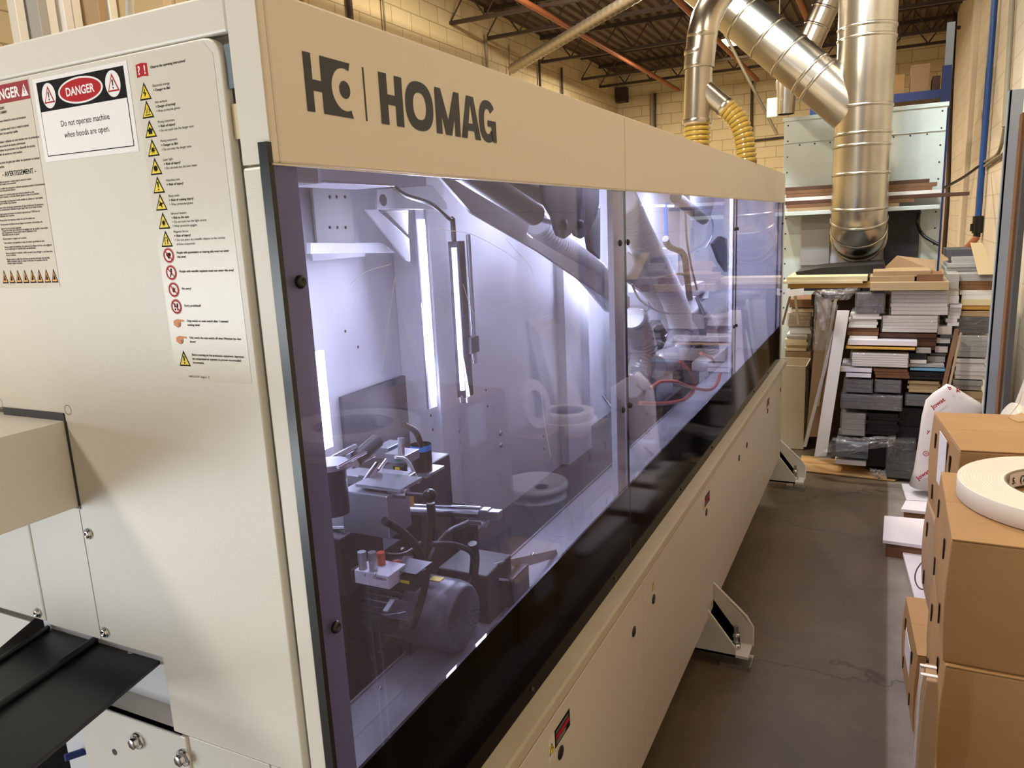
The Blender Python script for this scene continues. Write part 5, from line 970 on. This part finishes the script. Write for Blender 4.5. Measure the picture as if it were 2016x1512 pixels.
stack('the stack next to the machine corner', [row(1553, 590, 1600, 606, 'bbrown', 5.56, D, 2), row(1556, 608, 1600, 615, 'bcream', 5.56, D, 1), row(1550, 615, 1597, 644, 'bpaper', 5.56, D, 4, True), row(1554, 644, 1596, 658, 'bwhite', 5.56, D, 2), row(1549, 658, 1590, 668, 'bwhite', 5.56, D, 2), row(1546, 668, 1588, 692, 'bcream', 5.56, D, 4), row(1544, 692, 1590, 860, 'bpaper', 5.56, D, 8)])
stack('the stack right of the leaning grey white plank', [row(1684, 577, 1742, 618, 'bdgrey', 4.72, D, 3, True), row(1676, 618, 1733, 629, 'bwhite', 4.72, D, 2), row(1672, 629, 1727, 646, 'bwhite', 4.72, D, 3), row(1670, 646, 1731, 661, 'bbrown', 4.72, D, 2), row(1673, 661, 1728, 670, 'bwhite', 4.72, D, 1),
      row(1670, 670, 1806, 683, 'wpanel', 4.66, D + .06, 1), row(1668, 683, 1804, 690, 'byel', 4.66, D + .06, 1), row(1674, 694, 1789, 725, 'bwhite', 4.66, D + .06, 6, True)])
stack('the short stack under the white wrapped bundle', [row(1657, 725, 1718, 735, 'wpanel', 4.64, D, 1), row(1663, 735, 1712, 745, 'wpanel', 4.64, D, 1), row(1661, 746, 1718, 775, 'bdgrey', 4.66, D, 3, True)])
stack('the brown boards behind the short stack', [row(1722, 725, 1788, 746, 'bbrown', 4.68, D, 3), row(1722, 747, 1774, 775, 'bdgrey', 4.68, D, 3, True)])
stack('the low stack with the charcoal bundles', [row(1655, 776, 1776, 811, 'bdgrey', 4.64, D, 4, True)])
stack('the light grey bundle over the floor wrap', [row(1655, 811, 1704, 860, 'bgrey', 4.66, D, 4, True)])
stack('the black stack at the bottom of the pile', [row(1706, 813, 1766, 860, 'bblack', 4.66, D, 6)])
stack('the bottom left bundle on the cardboard sheet', [row(1643, 871, 1706, 906, 'bslate', 4.62, D, 2), row(1641, 906, 1702, 920, 'bwhite', 4.62, D, 1)])
stack('the bottom centre behind the wrap', [row(1706, 862, 1747, 922, 'bblack', 4.70, D, 5)])
stack('the bottom beside the printed bag', [row(1746, 868, 1800, 945, 'bblack', 4.60, D, 5, True)])
stack('the broad middle stack', [row(1752, 572, 1868, 621, 'bwhite', 4.78, D, 6, True), row(1735, 621, 1848, 656, 'bwhite', 4.76, D, 5, True), row(1732, 656, 1843, 690, 'bdbrown', 4.76, D, 4)])
stack('the mixed stack below the broad one', [row(1803, 687, 1832, 697, 'bgrey', 4.70, D, 1), row(1793, 697, 1825, 709, 'bblack', 4.70, D, 1), row(1791, 709, 1823, 717, 'bwhite', 4.70, D, 1), row(1790, 717, 1860, 725, 'bgrey', 4.70, D, 1), row(1790, 725, 1859, 732, 'bsky', 4.69, D, 1), row(1789, 732, 1861, 749, 'bblack', 4.70, D, 3), row(1788, 750, 1848, 775, 'bbeige', 4.70, D, 4), row(1782, 776, 1838, 802, 'bdgrey', 4.70, D, 2, True), row(1768, 803, 1812, 868, 'bblack', 4.72, D, 5)])
stack('the scalloped white column', [row(1869, 540, 1891, 569, 'bgrey', 4.84, D, 2), row(1869, 569, 1890, 598, 'bwhite', 4.84, D, 2), row(1868, 599, 1888, 643, 'wpanel', 4.84, D, 6), row(1850, 644, 1877, 660, 'bwhite', 4.80, D, 1), row(1848, 660, 1874, 666, 'bdgrey', 4.80, D, 1), row(1846, 666, 1872, 677, 'bwhite', 4.80, D, 1), row(1846, 677, 1870, 682, 'bblack', 4.80, D, 1), row(1844, 682, 1868, 695, 'bwhite', 4.80, D, 1), row(1830, 696, 1862, 702, 'bdgrey', 4.78, D, 1), row(1827, 702, 1861, 714, 'bgrey', 4.78, D, 1)])
stack('the column against the right wall', [row(1878, 540, 1960, 553, 'bgrey', 4.90, D, 2), row(1891, 553, 1958, 572, 'bbrown', 4.88, D, 2), row(1893, 572, 1957, 590, 'bwhite', 4.88, D, 2), row(1893, 590, 1956, 602, 'bcream', 4.88, D, 1), row(1893, 602, 1955, 611, 'byel', 4.88, D, 1), row(1891, 613, 1953, 624, 'bpaper', 4.88, D, 1), row(1881, 624, 1951, 658, 'bblack', 4.88, D, 4, True), row(1873, 660, 1946, 705, 'bgrey', 4.86, D, 4, True), row(1880, 706, 1938, 749, 'bwhite', 4.86, D, 5), row(1878, 749, 1936, 770, 'bgrey', 4.86, D, 2), row(1876, 770, 1934, 800, 'bbeige', 4.86, D, 2), row(1874, 800, 1930, 865, 'bdgrey', 4.86, D, 3)])
stack('the boards lying across the top of the pile', [row(1716, 535, 1830, 545, 'bpaper', 4.74, .4, 1), row(1712, 545, 1800, 556, 'bpaper', 4.72, .4, 1), row(1804, 541, 1855, 556, 'bbrown', 4.70, .3, 1), row(1714, 557, 1869, 572, 'bbeige', 4.66, .5, 1)])
stack('the long boards at the top left of the pile', [row(1545, 546, 1704, 554, 'bcream', 4.80, .5, 1), row(1543, 554, 1700, 558, 'bcream', 4.80, .5, 1), row(1549, 559, 1712, 567, 'byel', 4.84, .5, 1), row(1552, 568, 1690, 573, 'bdgrey', 4.84, .5, 1)])
stack('the grey offcuts in the top right corner', [row(1866, 492, 1918, 506, 'bdgrey', 5.2, .4, 2), row(1872, 506, 1922, 520, 'bgrey', 5.15, .4, 2), row(1862, 520, 1926, 534, 'bgrey', 5.1, .4, 2)])
stack('the added rear row against the cabinet', [row(1552, 560, 1868, 900, 'bdbrown', 5.36 - .0, .3, 12)][:0] + [row(1600, 580, 1868, 935, 'bdbrown', 5.36, .3, 14)])  # mostly unseen boards added as dark backing behind the gaps
q0, q1 = pt(1, 4.8, 1549, 563), pt(1, 4.8, 1578, 573); tag(MB().obox(q0 - Vector((0, .02, .025)), (.11, 0, .01), (0, .004, 0), (0, 0, -.045), 'sign').build('paper_tag', bevel=.0005), 'white paper tag on the long boards beside the machine corner', 'tag')
m = MB().prism([pt(1, 5.0, 1570, 545), pt(1, 5.0, 1566, 536), pt(1, 5.0, 1612, 528), pt(1, 5.0, 1740, 519), pt(1, 5.0, 1742, 531), pt(1, 5.0, 1700, 541)], (0, .5, 0), 'bblack'); tag(m.build('black_sheet'), 'black wedge of sheet material lying below the duct elbow', 'board')
m = MB().prism([pt(1, 5.1, 1734, 534), pt(1, 5.1, 1766, 503), pt(1, 5.3, 1843, 512), pt(1, 5.1, 1842, 534)], (0, .25, -.02), 'card2'); tag(m.build('folded_cardboard', bevel=.001), 'folded brown cardboard lying on top of the pile', 'cardboard')
m = MB().prism([pt(1, 5.1, 1910, 478), pt(1, 5.1, 1934, 478), pt(1, 4.86, 1961, 540), pt(1, 4.86, 1926, 541)], (0, .015, 0), 'bbeige'); tag(m.build('leaning_plank', bevel=.001), 'beige plank leaning at the top right against the wall', 'plank')
# planks leaning on the pile
def plank(p_bot, p_top, wpx, y0, y1, mt, th, label, yb2=None):
    a0, a1 = pt(1, y0, p_bot[0] - wpx / 2, p_bot[1]), pt(1, y0, p_bot[0] + wpx / 2, p_bot[1]); b0, b1 = pt(1, y1, p_top[0] - wpx / 2, p_top[1]), pt(1, y1, p_top[0] + wpx / 2, p_top[1])
    a0.z = max(a0.z, .002); a1.z = max(a1.z, .002)
    tag(MB().prism([a0, a1, b1, b0], (0, th, 0), mt).build('leaning_plank', bevel=.001), label, 'plank')
plank((1615, 899), (1660, 612), 24, 4.52, 4.66, 'bwhite', .018, 'broad pale grey white plank leaning on the pile')
plank((1584, 880), (1643, 652), 7, 4.78, 4.72, 'bwhite', .04, 'thin white plank left of the broad leaning one')
plank((1628, 800), (1660, 612), 26, 4.70, 4.72, 'bbrown', .02, 'brown plank hidden behind the broad leaning one')
plank((1600, 860), (1624, 590), 26, 4.95, 4.86, 'bpaper', .03, 'brown plastic wrapped upright plank beside the leaning ones')
plank((1610, 800), (1645, 590), 6, 4.90, 4.80, 'bcream', .03, 'slim white edged strip beside the wrapped upright plank')
plank((1598, 840), (1604, 650), 8, 5.05, 4.98, 'bdbrown', .03, 'dark strip standing between the stack and wrapped plank')
plank((1540, 640), (1556, 580), 4, 4.80, 4.82, 'bbrown', .02, 'short brown strip leaning at the machine corner')
plank((1858, 765), (1884, 648), 9, 4.62, 4.74, 'bbrown', .02, 'brown stick leaning against the wrapped bundles')
plank((1868, 765), (1892, 655), 5, 4.62, 4.74, 'bpaper', .015, 'thinner pale stick beside the brown stick')
plank((1572, 640), (1565, 582), 5, 4.90, 4.90, 'bcream', .02, 'short cream strip beside the machine corner strip')
# plastic film blobs
def film(ps, y, label, amp=.02):
    m = MB(); n = 14; a = [pt(1, y, *p) for p in ps]; g = []
    for i in range(n + 1):
        for j in range(n + 1):
            u, v = i / n, j / n; p = (a[0].lerp(a[1], u)).lerp(a[3].lerp(a[2], u), v); p = p + Y * (random.uniform(-amp, amp) - .03 * math.sin(math.pi * u) * math.sin(math.pi * v)) + Z * random.uniform(-amp, amp) * .3; g.append(p)
    m.add(g, [(i * (n + 1) + j, (i + 1) * (n + 1) + j, (i + 1) * (n + 1) + j + 1, i * (n + 1) + j + 1) for i in range(n) for j in range(n)], 'wrap', True)
    o = m.build('plastic_film'); sd = o.modifiers.new('thickness', 'SOLIDIFY'); sd.thickness = .0006; tag(o, label, 'plastic film')
film([(1608, 572), (1690, 566), (1672, 590), (1635, 592)], 4.62, 'crumpled clear film hanging below the long top boards')
film([(1640, 862), (1765, 858), (1760, 875), (1606, 908)], 4.50, 'clear film draped over the bottom bundles')
film([(1712, 922), (1742, 926), (1746, 944), (1720, 940)], 4.40, 'small scrap of clear film beside the cardboard sheet')
film([(1605, 575), (1650, 600), (1640, 690), (1600, 690)], 4.80, 'clear film around the upright brown plank')
# floor cardboard, carton next to the machine
zs = .012
m = MB().prism([pt(2, zs, 1578, 896), pt(2, zs, 1640, 902), pt(2, zs, 1768, 941), pt(2, zs, 1762, 946), pt(2, zs, 1572, 925)], (0, 0, -.008), 'card'); tag(m.build('cardboard_sheet', bevel=.001), 'flattened cardboard sheet on the floor before the pile', 'cardboard')
yc3 = 5.15; a = pt(1, yc3, 1500, 722); b = pt(1, yc3, 1583, 880); dep = .34; zt3 = pt(1, yc3, 1560, 720).z
t = thing('open_carton', ((a.x + b.x) / 2, yc3, 0), 'tall open white carton standing behind the machine corner', 'box')
m = MB(); x0, x1 = a.x, b.x; th = .006
m.box(x0, yc3, 0, x1, yc3 + th, zt3, 'cardw').box(x0, yc3 + dep, 0, x1, yc3 + dep + th, zt3, 'cardw').box(x0, yc3, 0, x0 + th, yc3 + dep, zt3, 'cardw').box(x1 - th, yc3, 0, x1, yc3 + dep, zt3, 'cardw').box(x0, yc3, .0, x1, yc3 + dep, th, 'cardw'); m.build('carton_walls', t, .001)
